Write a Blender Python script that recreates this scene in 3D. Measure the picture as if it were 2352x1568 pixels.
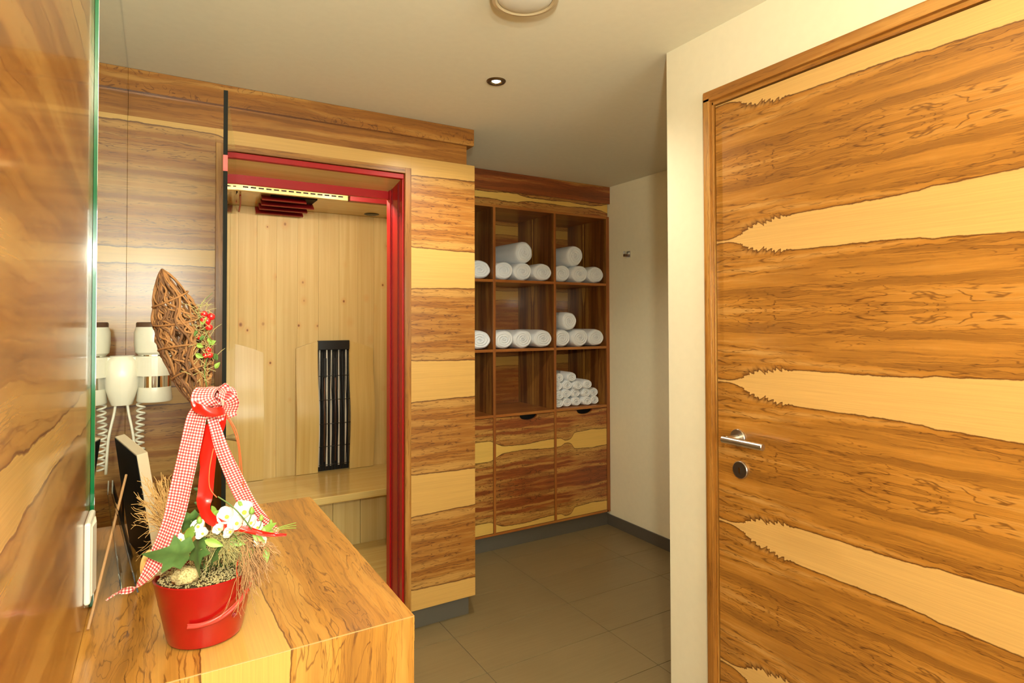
import bpy, bmesh, math, random
from mathutils import Vector, Matrix
for o in list(bpy.data.objects): bpy.data.objects.remove(o)
sc = bpy.context.scene
COL = sc.collection
R = random.Random(7)
PI = math.pi

# ------------------------------------------------------------------ camera
FPX, YAW, PIT, ROL, CX, CY = 1371.22, math.radians(30.7609), math.radians(1.0309), math.radians(-0.1551), 1177.12, 711.3
EYE = 1.43; HC0 = 2.368
Fv = Vector((math.sin(YAW)*math.cos(PIT), math.cos(YAW)*math.cos(PIT), math.sin(PIT)))
R0 = Vector((math.cos(YAW), -math.sin(YAW), 0)); U0 = R0.cross(Fv)
Rv = R0*math.cos(ROL)+U0*math.sin(ROL); Uv = U0*math.cos(ROL)-R0*math.sin(ROL)
cam = bpy.data.cameras.new('camera'); co = bpy.data.objects.new('camera', cam); COL.objects.link(co)
co.matrix_world = Matrix(((Rv.x, Uv.x, -Fv.x, 0), (Rv.y, Uv.y, -Fv.y, 0), (Rv.z, Uv.z, -Fv.z, EYE), (0, 0, 0, 1)))
cam.sensor_width = 36; cam.lens = FPX/2352*36
cam.shift_x = (1176-CX)/2352; cam.shift_y = (CY-784)/2352
cam.clip_start = 0.02
sc.camera = co

# ------------------------------------------------------------------ world, exposure, main lights
sc.view_settings.view_transform = 'Standard'; sc.view_settings.look = 'None'
sc.view_settings.exposure = -0.06; sc.view_settings.gamma = 1.0; sc.view_settings.use_curve_mapping = False
w = bpy.data.worlds.new('world'); sc.world = w; w.use_nodes = True
w.node_tree.nodes['Background'].inputs[0].default_value = (1, .9, .75, 1)
w.node_tree.nodes['Background'].inputs[1].default_value = 0.05

def light(name, kind, loc, energy, color, size=.05, rot=None, spot=None):
    l = bpy.data.lights.new(name, kind); l.energy = energy; l.color = color
    if kind == 'AREA':
        l.shape = 'RECTANGLE'; l.size = size[0]; l.size_y = size[1]
    else:
        l.shadow_soft_size = size
    if spot: l.spot_size = spot; l.spot_blend = .6
    o = bpy.data.objects.new(name, l); o.location = loc
    if rot: o.rotation_euler = rot
    COL.objects.link(o); return o
FLASH = (.92, .99, .82)
# the photographer's flash, just above the lens
light('camera_flash', 'POINT', (-.04, -.22, 1.70), 96, FLASH, .045)
# its spill thrown back by the ceiling
light('flash_bounce', 'AREA', (.02, -.22, 1.86), 58, FLASH, (.10, .06), (PI, 0, 0))
# added upright fill panel, unseen behind the photographer, to brighten the room
light('fill_behind_camera', 'AREA', (.7, -2.3, 1.6), 62, (.95, 1.0, .88), (1.4, 1.2), (math.radians(90), 0, 0))

# ------------------------------------------------------------------ node helpers
class NT:
    def __init__(s, name):
        s.m = bpy.data.materials.new(name); s.m.use_nodes = True
        s.t = s.m.node_tree; s.n = s.t.nodes; s.l = s.t.links
        s.b = s.n['Principled BSDF']
    def put(s, sock, v):
        if hasattr(v, 'is_output') or isinstance(v, bpy.types.NodeSocket): s.l.new(v, sock)
        else: sock.default_value = v
    def math(s, op, a, b=None, c=None, clamp=False):
        n = s.n.new('ShaderNodeMath'); n.operation = op; n.use_clamp = clamp
        s.put(n.inputs[0], a)
        if b is not None: s.put(n.inputs[1], b)
        if c is not None: s.put(n.inputs[2], c)
        return n.outputs[0]
    def vec(s, x, y, z):
        n = s.n.new('ShaderNodeCombineXYZ')
        for i, v in enumerate((x, y, z)): s.put(n.inputs[i], v)
        return n.outputs[0]
    def noise(s, v, scale=1, detail=2, rough=.5, dist=0):
        n = s.n.new('ShaderNodeTexNoise'); s.put(n.inputs['Vector'], v)
        n.inputs['Scale'].default_value = scale; n.inputs['Detail'].default_value = detail
        n.inputs['Roughness'].default_value = rough; n.inputs['Distortion'].default_value = dist
        return n.outputs[0]
    def rng(s, v, a, b, c, d, smooth=False):
        n = s.n.new('ShaderNodeMapRange'); n.clamp = True
        if smooth: n.interpolation_type = 'SMOOTHSTEP'
        s.put(n.inputs[0], v)
        for i, x in enumerate((a, b, c, d)): n.inputs[i+1].default_value = x
        return n.outputs[0]
    def mix(s, f, a, b):
        n = s.n.new('ShaderNodeMix'); n.data_type = 'RGBA'
        s.put(n.inputs[0], f)
        for i, x in ((6, a), (7, b)):
            if isinstance(x, tuple) and len(x) == 3: x = (*x, 1)
            s.put(n.inputs[i], x)
        return n.outputs[2]
    def ramp(s, f, pts):
        n = s.n.new('ShaderNodeValToRGB'); s.put(n.inputs[0], f)
        e = n.color_ramp.elements
        while len(e) < len(pts): e.new(.5)
        for i, (p, c) in enumerate(pts):
            e[i].position = p; e[i].color = (*c, 1)
        return n.outputs[0]
    def curve(s, f, pts):          # pts in 0..1 , 0..1
        n = s.n.new('ShaderNodeFloatCurve'); s.put(n.inputs[1], f)
        c = n.mapping.curves[0]
        while len(c.points) < len(pts): c.points.new(.5, .5)
        for i, (x, y) in enumerate(pts): c.points[i].location = (x, y)
        n.mapping.update(); return n.outputs[0]
    def uv(s):
        n = s.n.new('ShaderNodeUVMap'); n.uv_map = 'UVMap'
        q = s.n.new('ShaderNodeSeparateXYZ'); s.l.new(n.outputs[0], q.inputs[0])
        return q.outputs[0], q.outputs[1]
    def obj(s):
        n = s.n.new('ShaderNodeTexCoord'); return n.outputs['Object']
    def out(s, col, rough=.5, coat=0, coat_r=.1, metal=0, bump=None, bstr=.2, bdist=.002, **kw):
        b = s.b
        if isinstance(col, tuple): col = (*col, 1)
        s.put(b.inputs['Base Color'], col); s.put(b.inputs['Roughness'], rough)
        b.inputs['Coat Weight'].default_value = coat; b.inputs['Coat Roughness'].default_value = coat_r
        b.inputs['Metallic'].default_value = metal
        for k, v in kw.items(): b.inputs[k.replace('_', ' ')].default_value = v
        if bump is not None:
            n = s.n.new('ShaderNodeBump'); n.inputs['Strength'].default_value = bstr; n.inputs['Distance'].default_value = bdist
            s.l.new(bump, n.inputs['Height']); s.l.new(n.outputs[0], b.inputs['Normal'])
        return s.m

def lin(r, g, b):
    f = lambda c: (c/255/12.92) if c/255 <= .04045 else ((c/255+.055)/1.055)**2.4
    return (f(r), f(g), f(b))

def simple(name, rgb, rough=.5, **kw):
    t = NT(name); n = t.noise(t.obj(), 35, 3)
    a = tuple(c*.93 for c in rgb); col = t.mix(n, a, rgb)
    return t.out(col, rough, **kw)

def veneer(name, v0, P, wpts, u0, ul, jag=.0, jpts=None, seed=0., light=(226, 178, 100), brown=(176, 112, 42), dark=(104, 54, 16),
           tone=1.0, warp=.018, burl=.6, rough=.32, coat=.25, edge=1.0, streak=1.0, fu=3.4, fv=30, coat_r=.08, ew=.0022):
    """bookmatched satin walnut: pale sapwood bands mirrored about v0 with period P, figured brown heartwood between"""
    t = NT(name); u, v = t.uv()
    uu = t.math('SUBTRACT', u, u0)
    tt = t.math('PINGPONG', t.math('SUBTRACT', v, v0), P/2)
    # slow wander of the boundary
    nw = t.noise(t.vec(t.math('MULTIPLY', u, 2.6), t.math('MULTIPLY', tt, 7), seed+3.1), 1, 3, .5)
    t2 = t.math('ADD', tt, t.math('MULTIPLY', t.math('SUBTRACT', nw, .5), warp*2))
    nf = t.noise(t.vec(t.math('MULTIPLY', u, 26), t.math('MULTIPLY', tt, 30), seed+8.2), 1, 3, .6)
    t2 = t.math('ADD', t2, t.math('MULTIPLY', t.math('SUBTRACT', nf, .5), .008))
    wm = max(.001, max(p[1] for p in wpts)*1.25)
    wc = t.curve(t.math('DIVIDE', uu, ul, clamp=True), [(p[0], p[1]/wm) for p in wpts])
    wid = t.math('MULTIPLY', wc, wm)
    s = t.math('SUBTRACT', t2, wid)
    if jag:
        jn = t.noise(t.vec(t.math('ADD', t.math('MULTIPLY', u, 60), t.math('MULTIPLY', tt, 38)), t.math('MULTIPLY', tt, 9), seed+5), 1, 2, .6)
        jc = t.curve(t.math('DIVIDE', uu, ul, clamp=True), jpts)
        s = t.math('ADD', s, t.math('MULTIPLY', t.math('MULTIPLY', t.math('SUBTRACT', jn, .5), jag), jc))
        jd = jc
    m_brown = t.rng(s, -.0012, .0012, 0, 1, True)
    # heartwood: long streaks
    n1 = t.noise(t.vec(t.math('MULTIPLY', u, 1.3), t.math('MULTIPLY', t2, 34), seed), 1, 5, .62, .25)
    n0 = t.noise(t.vec(t.math('MULTIPLY', u, .7), t.math('MULTIPLY', t2, 11), seed+21), 1, 2, .5)
    # figure: contour lines of a stretched field
    fld = t.noise(t.vec(t.math('MULTIPLY', u, fu), t.math('MULTIPLY', t2, fv), seed+11), 1, 3.2, .5, .5)
    fr = t.math('ABSOLUTE', t.math('SUBTRACT', t.math('FRACT', t.math('MULTIPLY', fld, 9.0)), .5))
    line = t.rng(fr, 0, .11, 1, 0, True)
    fr2 = t.math('ABSOLUTE', t.math('SUBTRACT', t.math('FRACT', t.math('MULTIPLY', n1, 5.5)), .5))
    line2 = t.rng(fr2, 0, .09, 1, 0, True)
    zone = t.noise(t.vec(t.math('MULTIPLY', u, 2.2), t.math('MULTIPLY', tt, 16), seed+31), 1, 1.5)
    zone = t.rng(zone, .36, .56, 0, 1, True)
    near = t.rng(s, .0, .075, 1, 0, True)
    lm = t.math('MULTIPLY', t.math('MULTIPLY', line, t.math('MAXIMUM', zone, t.math('MULTIPLY', near, .8))), burl)
    lm2 = t.math('MULTIPLY', line2, .42*streak)
    fine = t.noise(t.vec(t.math('MULTIPLY', u, 5), t.math('MULTIPLY', v, 420), seed), 1, 2, .6)
    hl = tuple(c*.55+d*.45 for c, d in zip(lin(*light), lin(*brown)))
    val = t.math('ADD', t.math('MULTIPLY', n1, .75), t.math('MULTIPLY', n0, .55))
    val = t.math('ADD', t.math('MULTIPLY', t.math('SUBTRACT', val, .65), 2.3*streak), .40)
    val = t.math('ADD', val, t.rng(s, 0, .11, .26, 0, True))
    br = t.ramp(val, [(.06, tuple(c*.5+d*.5 for c, d in zip(lin(*dark), lin(*brown)))), (.42, lin(*brown)), (.62, tuple(c*.7+d*.3 for c, d in zip(lin(*brown), lin(*light)))), (.9, hl)])
    pat = t.noise(t.vec(t.math('MULTIPLY', u, 2.6), t.math('MULTIPLY', t2, 15), seed+41), 1, 3, .55, .3)
    pat = t.math('MULTIPLY', t.rng(pat, .50, .66, 0, .62, True), t.rng(s, .01, .05, 0, 1, True))
    br = t.mix(pat, br, tuple(c*.55+d*.45 for c, d in zip(lin(*brown), lin(*dark))))
    br = t.mix(t.math('ADD', lm, lm2, clamp=True), br, lin(*dark))
    # shade next to the boundary and the dark boundary line itself
    sh = t.math('MULTIPLY', t.rng(s, 0, .010, .22, 0, True), edge)
    br = t.mix(sh, br, lin(*dark))
    el = t.math('MULTIPLY', t.rng(t.math('ABSOLUTE', t.math('SUBTRACT', s, .0008)), 0, ew, .92, 0, True), edge)
    if jag:
        jl = t.math('MULTIPLY', t.rng(s, -.002, .022, .75, 0, True), jd)
        br = t.mix(jl, br, lin(*dark))
    ls = t.noise(t.vec(t.math('MULTIPLY', u, 1.1), t.math('MULTIPLY', v, 26), seed+2), 1, 3, .6)
    lt = t.mix(ls, tuple(c*.90 for c in lin(*light)), tuple(min(1, c*1.06) for c in lin(*light)))
    col = t.mix(m_brown, lt, br)
    col = t.mix(el, col, lin(*dark))
    fm = t.rng(fine, .3, .7, .90*tone, 1.04*tone)
    g = t.n.new('ShaderNodeMix'); g.data_type = 'RGBA'; g.blend_type = 'MULTIPLY'; g.inputs[0].default_value = 1
    t.l.new(col, g.inputs[6]); c = t.n.new('ShaderNodeCombineColor')
    for i in range(3): t.l.new(fm, c.inputs[i])
    t.l.new(c.outputs[0], g.inputs[7])
    return t.out(g.outputs[2], rough, coat, coat_r, bump=fine, bstr=.05, bdist=.0005)

def pine(name, seed=0., tone=1.0, knots=True, rough=.36, rgb=(208, 184, 124), coat=.15):
    t = NT(name); u, v = t.uv()
    n1 = t.noise(t.vec(t.math('MULTIPLY', u, .9), t.math('MULTIPLY', v, 38), seed), 1, 4, .6, .3)
    n2 = t.noise(t.vec(t.math('MULTIPLY', u, 5), t.math('MULTIPLY', v, 300), seed), 1, 2)
    L = lin(*rgb); D = tuple(a*b for a, b in zip(L, (.84, .76, .62)))
    col = t.mix(t.rng(n1, .35, .7, 0, 1), tuple(c*tone for c in L), tuple(c*tone for c in D))
    col = t.mix(t.rng(n2, .35, .75, 0, .25), col, D)
    if knots:
        vo = t.n.new('ShaderNodeTexVoronoi'); vo.inputs['Scale'].default_value = 1; vo.inputs['Randomness'].default_value = 1
        t.l.new(t.vec(t.math('MULTIPLY', u, 7.5), t.math('MULTIPLY', v, 10), seed), vo.inputs['Vector'])
        sp = t.n.new('ShaderNodeSeparateColor'); t.l.new(vo.outputs['Color'], sp.inputs[0])
        pick = t.rng(sp.outputs[0], .45, .5, 0, 1)
        size = t.math('ADD', t.math('MULTIPLY', sp.outputs[1], .09), .05)
        k = t.math('DIVIDE', vo.outputs['Distance'], size)
        core = t.math('MULTIPLY', t.rng(k, .35, 1.0, 1, 0, True), pick)
        halo = t.math('MULTIPLY', t.rng(k, .8, 3, .35, 0, True), pick)
        col = t.mix(halo, col, lin(196, 140, 70)); col = t.mix(core, col, lin(128, 78, 32))
    return t.out(col, rough, coat, .1, bump=n2, bstr=.04, bdist=.0005)

# ------------------------------------------------------------------ materials
wd = dict(light=(206, 160, 86), brown=(158, 100, 36), dark=(84, 40, 12))
M = {}
M['door_veneer'] = veneer('door_veneer', 1.239, .4375, [(0, .006), (.06, .006), (.11, .018), (.17, .034), (.3, .046), (.55, .052), (.8, .064), (1, .07)], 0, .9,
                          jag=.05, jpts=[(0, 0), (.06, 0), (.1, .55), (.15, .95), (.27, .7), (.31, 0), (1, 0)], seed=1.7, warp=.012, light=(204, 162, 96), brown=(172, 116, 44), dark=(84, 46, 14), burl=.7, streak=1.3, ew=.003)
M['front_veneer'] = veneer('front_veneer', 1.675, .525, [(0, .03), (.2, .033), (.28, .07), (.72, .1), (.8, .092), (1, .085)], -.12, 1.46, seed=4.4, warp=.016, rough=.36, coat=.35, coat_r=.24, ew=.0042, burl=.8, streak=1.15, **wd)
M['front_burl'] = veneer('front_burl', 2.0, 3.0, [(0, 0.0), (1, 0.0)], 0, 2, seed=9.3, burl=.8, warp=.03, edge=0, fu=11, fv=13, **wd)
M['frieze_streak'] = veneer('frieze_streak', 5.0, 9.0, [(0, 0.0), (1, 0.0)], 0, 2, seed=2.3, burl=.15, warp=.02, edge=0, **wd)
M['casing_wood'] = veneer('casing_wood', 5.0, 9.0, [(0, 0.0), (1, 0.0)], 0, 2, seed=12.3, burl=.1, warp=.01, edge=0, streak=1.3, light=(206, 160, 88), brown=(164, 108, 42), dark=(90, 50, 18))
M['left_veneer'] = veneer('left_veneer', 1.9, .62, [(0, .02), (.5, .012), (.62, .03), (1, .03)], -1.6, 4.2, seed=6.1, warp=.05, burl=.45, light=(206, 162, 90), brown=(168, 112, 48), dark=(92, 46, 18), rough=.24, streak=1.2, coat=.35)
M['counter_veneer'] = veneer('counter_veneer', .125, .66, [(0, .07), (.35, .06), (.6, .028), (1, .015)], .8, 1.1, seed=7.7, warp=.03, burl=.7, light=(208, 160, 82), brown=(182, 124, 48), dark=(98, 54, 18), rough=.28)
ck = dict(light=(226, 182, 92), brown=(150, 78, 32), dark=(66, 26, 8))
M['cabinet_veneer'] = veneer('cabinet_veneer', .62, .50, [(0, .05), (.12, .06), (.25, .015), (.5, .03), (.62, .03), (.68, .004), (.74, .05), (1, .055)], 1.62, 1.1, seed=3.3, warp=.03, burl=.85, streak=1.25, ew=.004, fu=6, fv=34, **ck)
M['cabinet_top'] = veneer('cabinet_top', 2.215, .6, [(0, .012), (.15, .016), (.3, .03), (.4, .012), (.7, .004), (.85, .01), (1, .03)], 1.62, 1.1, seed=13.3, warp=.03, burl=.85, streak=1.2, ew=.0035, **ck)
M['cabinet_cornice'] = veneer('cabinet_cornice', 5, 9, [(0, 0.0), (1, 0.0)], 0, 2, seed=15.3, burl=.3, edge=0, **ck)
M['cabinet_back'] = veneer('cabinet_back', 2.08, .47, [(0, .035), (1, .035)], 1.3, 2, seed=5.3, burl=.4, light=(205, 158, 74), brown=(160, 92, 38), dark=(98, 48, 16))
M['cabinet_side'] = veneer('cabinet_side', 3.52, .62, [(0, .004), (.25, .016), (.33, .002), (.5, .002), (.62, .02), (.8, .008), (1, .012)], .8, 1.4, seed=5.9, burl=.1, warp=.012, streak=1.3, light=(190, 140, 66), brown=(126, 76, 34), dark=(70, 36, 14))
M['cabinet_edge'] = veneer('cabinet_edge', 5, 9, [(0, 0.0), (1, 0.0)], 0, 2, seed=25.3, burl=.05, edge=0, light=(196, 140, 66), brown=(164, 96, 38), dark=(110, 56, 20))
M['pine_wall'] = pine('pine_wall', 1.1, rough=.5, coat=0)
M['pine_wall2'] = pine('pine_wall2', 6.1, .96, rough=.5, coat=0)
M['pine_plain'] = pine('pine_plain', 3.3, 1.0, False, .3, rgb=(206, 180, 116))
M['pine_bench'] = pine('pine_bench', 8.1, .95, False, .2, rgb=(214, 188, 122))
M['plaster'] = simple('plaster', lin(224, 216, 190), .85)  # toned down to offset the strong flash on the near wall
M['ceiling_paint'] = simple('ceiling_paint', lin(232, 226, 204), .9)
M['plaster_alcove_lightened'] = simple('plaster_alcove_lightened', lin(246, 238, 208), .85)  # same plaster lightened to make up for the flash falloff
M['plinth_grey'] = simple('plinth_grey', lin(92, 86, 76), .45)
M['red_lacquer'] = simple('red_lacquer', lin(170, 14, 16), .4, coat=.1, coat_r=.15, Specular_IOR_Level=.3)
M['red_slat'] = simple('red_slat', lin(132, 22, 26), .4)
M['black'] = simple('black', (.006, .006, .007), .3)
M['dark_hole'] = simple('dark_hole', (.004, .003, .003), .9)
M['seal'] = simple('seal', lin(34, 34, 30), .7, Specular_IOR_Level=.1)
M['steel'] = simple('steel', (.62, .58, .52), .3, metal=1)
M['chrome'] = simple('chrome', (.85, .84, .82), .07, metal=1)
M['brass'] = simple('brass', lin(186, 158, 108), .35, metal=.6)
M['white_plastic'] = simple('white_plastic', lin(238, 232, 214), .28, coat=.3)
M['brown_vent'] = simple('brown_vent', lin(92, 62, 44), .4)
M['towel'] = None
t = NT('towel'); n = t.noise(t.obj(), 260, 4, .7); n2 = t.noise(t.obj(), 18, 2)
M['towel'] = t.out(t.mix(n2, lin(236, 240, 246), lin(250, 252, 255)), .95, bump=n, bstr=.7, bdist=.004)
t = NT('floor_tile'); u, v = t.uv()
n = t.noise(t.vec(t.math('MULTIPLY', u, 3), t.math('MULTIPLY', v, 60), 0), 1, 4, .6); n2 = t.noise(t.vec(u, v, 3), 4, 3)
M['floor_tile'] = t.out(t.mix(t.math('ADD', t.math('MULTIPLY', n, .6), t.math('MULTIPLY', n2, .4)), lin(112, 94, 62), lin(142, 122, 86)), .42, bump=n, bstr=.1, bdist=.001)
M['grout'] = simple('grout', lin(104, 94, 76), .9)
# mirror and glass
t = NT('mirror_silver'); M['mirror_silver'] = t.out((.86, .88, .84), .015, metal=1)
t = NT('green_glass'); M['green_glass'] = t.out(t.mix(t.noise(t.obj(), 8, 2), lin(4, 74, 40), lin(10, 110, 62)), .08, coat=.5)
def glassmat(name, tint, rough=0.0):
    t = NT(name); g = t.n.new('ShaderNodeBsdfTransparent'); g.inputs[0].default_value = (*tint, 1)
    gl = t.n.new('ShaderNodeBsdfGlossy'); gl.inputs['Roughness'].default_value = rough; gl.inputs[0].default_value = (.95, .97, .95, 1)
    f = t.n.new('ShaderNodeFresnel'); f.inputs[0].default_value = 1.45
    mx = t.n.new('ShaderNodeMixShader')
    t.l.new(f.outputs[0], mx.inputs[0]); t.l.new(g.outputs[0], mx.inputs[1]); t.l.new(gl.outputs[0], mx.inputs[2])
    t.l.new(mx.outputs[0], t.n['Material Output'].inputs[0]); return t.m
M['clear_glass'] = glassmat('clear_glass', (.96, .97, .955))
M['acrylic'] = glassmat('acrylic', (.93, .93, .91), .05)
# decoration
M['pot_red'] = simple('pot_red', lin(158, 10, 9), .3, coat=.5, coat_r=.1)
M['vine'] = simple('vine', lin(144, 96, 50), .75)
M['vine_dark'] = simple('vine_dark', lin(104, 66, 34), .8)
M['twig'] = simple('twig', lin(205, 160, 96), .8)
M['twig_red'] = simple('twig_red', lin(172, 128, 84), .8)
M['stem_green'] = simple('stem_green', lin(92, 112, 52), .6)
t = NT('ivy_leaf'); n = t.noise(t.obj(), 60, 3)
M['ivy_leaf'] = t.out(t.mix(n, lin(50, 84, 38), lin(98, 128, 66)), .42)
t = NT('light_leaf'); n = t.noise(t.obj(), 60, 3)
M['light_leaf'] = t.out(t.mix(n, lin(104, 140, 48), lin(150, 176, 78)), .45)
M['petal'] = simple('petal', lin(250, 248, 236), .6)
M['yellow'] = simple('yellow', lin(222, 196, 60), .6)
M['berry'] = simple('berry', lin(200, 20, 26), .18, coat=.6)
M['stone'] = None
t = NT('stone'); n = t.noise(t.obj(), 420, 3, .7)
M['stone'] = t.out(t.ramp(n, [(.36, lin(120, 102, 62)), (.46, lin(188, 166, 112)), (.7, lin(208, 190, 140))]), .9, bump=n, bstr=.5)
M['moss'] = simple('moss', lin(170, 156, 100), .9)
M['soil'] = simple('soil', lin(96, 76, 46), .95)
M['satin_red'] = simple('satin_red', lin(232, 30, 18), .28, coat=.2)
M['orange_wire'] = simple('orange_wire', lin(232, 96, 52), .4)
M['cork'] = simple('cork', lin(206, 160, 92), .7)
t = NT('gingham'); u, v = t.uv(); pr = .0046
a = t.math('LESS_THAN', t.math('FRACT', t.math('DIVIDE', u, pr)), .5)
b = t.math('LESS_THAN', t.math('FRACT', t.math('DIVIDE', v, pr)), .5)
sm = t.math('MULTIPLY', t.math('ADD', a, b), .5)
M['gingham'] = t.out(t.ramp(sm, [(0, lin(240, 228, 214)), (.5, lin(220, 116, 108)), (1, lin(172, 32, 46))]), .7)
for e in t.n:
    if e.type == 'VALTORGB': e.color_ramp.interpolation = 'LINEAR'

# ------------------------------------------------------------------ mesh helpers
WB = {}          # world base of every object
def empty(name, loc, label=None, cat=None, group=None, kind=None):
    o = bpy.data.objects.new(name, None); COL.objects.link(o); o.location = loc; o.empty_display_size = .05
    WB[o.name] = Vector(loc); tag(o, label, cat, group, kind); return o
def tag(o, label=None, cat=None, group=None, kind=None):
    if label: o['label'] = label
    if cat: o['category'] = cat
    if group: o['group'] = group
    if kind: o['kind'] = kind
    return o
def box(bm, x0, x1, y0, y1, z0, z1):
    vs = [bm.verts.new((x, y, z)) for x in (x0, x1) for y in (y0, y1) for z in (z0, z1)]
    fs = [bm.faces.new([vs[i] for i in q]) for q in ((0, 1, 3, 2), (4, 6, 7, 5), (0, 4, 5, 1), (2, 3, 7, 6), (0, 2, 6, 4), (1, 5, 7, 3))]
    return vs
def link(name, bm, mat, parent=None, grain='x', bevel=0, smooth=False, keepuv=False, uoff=0, voff=0, origin=None, subsurf=0):
    """world-space bmesh -> one mesh object; UV in metres along / across the grain"""
    bmesh.ops.recalc_face_normals(bm, faces=bm.faces)
    if not keepuv:
        uvl = bm.loops.layers.uv.get('UVMap') or bm.loops.layers.uv.new('UVMap'); gi = 'xyz'.index(grain)
        for f in bm.faces:
            n = [abs(c) for c in f.normal]; k = n.index(max(n))
            rest = [i for i in range(3) if i != k]
            ui = gi if gi in rest else rest[0]; vi = [i for i in rest if i != ui][0]
            for l in f.loops: l[uvl].uv = (l.vert.co[ui]+uoff, l.vert.co[vi]+voff)
    if parent is not None: base = WB[parent.name]
    elif origin is not None: base = Vector(origin)
    else: base = Vector((0, 0, 0))
    bmesh.ops.translate(bm, verts=bm.verts, vec=-base)
    me = bpy.data.meshes.new(name); bm.to_mesh(me); bm.free()
    if smooth:
        for p in me.polygons: p.use_smooth = True
    me.materials.append(M[mat] if isinstance(mat, str) else mat)
    o = bpy.data.objects.new(name, me); COL.objects.link(o)
    if parent is not None: o.parent = parent
    else: o.location = base
    WB[o.name] = base
    if bevel:
        b = o.modifiers.new('bevel', 'BEVEL'); b.width = bevel; b.segments = 2; b.limit_method = 'ANGLE'
    if subsurf:
        s = o.modifiers.new('sub', 'SUBSURF'); s.levels = s.render_levels = subsurf
    return o
def bx(name, dims, mat, parent=None, grain='x', bevel=.0012, **kw):
    bm = bmesh.new(); box(bm, *dims); return link(name, bm, mat, parent, grain, bevel, **kw)
def frame_of(d):
    d = d.normalized(); a = Vector((0, 0, 1)) if abs(d.z) < .9 else Vector((1, 0, 0))
    x = d.cross(a).normalized(); return x, d.cross(x).normalized()
def tube(bm, pts, r, seg=8, cap=True, r_end=None):
    pts = [Vector(p) for p in pts]; rings = []; n = len(pts); x = None
    for i, p in enumerate(pts):
        d = (pts[min(i+1, n-1)]-pts[max(i-1, 0)])
        if d.length < 1e-9: d = Vector((0, 0, 1))
        d.normalize()
        if x is None: x, _ = frame_of(d)
        x = (x-d*x.dot(d))
        if x.length < 1e-6: x, _ = frame_of(d)
        x.normalize(); y = d.cross(x)
        rr = r if r_end is None else r+(r_end-r)*i/(n-1)
        rings.append([bm.verts.new(p+(x*math.cos(2*PI*k/seg)+y*math.sin(2*PI*k/seg))*rr) for k in range(seg)])
    for a, b in zip(rings, rings[1:]):
        for k in range(seg): bm.faces.new((a[k], a[(k+1) % seg], b[(k+1) % seg], b[k]))
    if cap:
        bm.faces.new(rings[0][::-1]); bm.faces.new(rings[-1])
def lathe(bm, prof, c, axis='z', seg=40, sx=1, sy=1):
    """prof: (r, h) list; axis direction"""
    rings = []; c = Vector(c)
    ax = {'z': (Vector((1, 0, 0)), Vector((0, 1, 0)), Vector((0, 0, 1))), 'x': (Vector((0, 1, 0)), Vector((0, 0, 1)), Vector((1, 0, 0))),
          'y': (Vector((0, 0, 1)), Vector((1, 0, 0)), Vector((0, 1, 0)))}[axis] if isinstance(axis, str) else axis
    for r, h in prof:
        if r < 1e-6: rings.append([bm.verts.new(c+ax[2]*h)])
        else: rings.append([bm.verts.new(c+ax[0]*r*sx*math.cos(2*PI*k/seg)+ax[1]*r*sy*math.sin(2*PI*k/seg)+ax[2]*h) for k in range(seg)])
    for a, b in zip(rings, rings[1:]):
        for k in range(seg):
            j = (k+1) % seg
            if len(a) == 1 and len(b) == 1: continue
            if len(a) == 1: bm.faces.new((a[0], b[j], b[k]))
            elif len(b) == 1: bm.faces.new((a[k], a[j], b[0]))
            else: bm.faces.new((a[k], a[j], b[j], b[k]))
def lth(name, prof, c, mat, parent=None, axis='z', seg=40, smooth=True, **kw):
    bm = bmesh.new(); lathe(bm, prof, c, axis, seg); o = link(name, bm, mat, parent, smooth=False, **kw)
    if smooth:
        for p in o.data.polygons: p.use_smooth = True
        m = o.modifiers.new('edge', 'EDGE_SPLIT'); m.split_angle = math.radians(38)
    return o
def prism(bm, pts, axis, a, b):
    """extrude 2D outline along axis from a to b"""
    def mk(p, h):
        return {'y': (p[0], h, p[1]), 'x': (h, p[0], p[1]), 'z': (p[0], p[1], h)}[axis]
    A = [bm.verts.new(mk(p, a)) for p in pts]; B = [bm.verts.new(mk(p, b)) for p in pts]
    bm.faces.new(A); bm.faces.new(B[::-1]); n = len(pts)
    for i in range(n): bm.faces.new((A[i], B[i], B[(i+1) % n], A[(i+1) % n]))
def pt(px, py, y):
    """real point at depth y seen at that place of the photograph (used for measuring the bouquet)"""
    d = Fv+Rv*(px-CX)/FPX-Uv*(py-CY)/FPX; s = y/d.y
    return Vector((d.x*s, y, EYE+d.z*s))
def catmull(P, n=8):
    P = [Vector(p) for p in P]; out = []
    for i in range(len(P)-1):
        a = P[max(i-1, 0)]; b = P[i]; c = P[i+1]; d = P[min(i+2, len(P)-1)]
        for k in range(n):
            t = k/n; out.append(.5*((2*b)+(c-a)*t+(2*a-5*b+4*c-d)*t*t+(3*b-a-3*c+d)*t**3))
    out.append(P[-1]); return out

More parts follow.
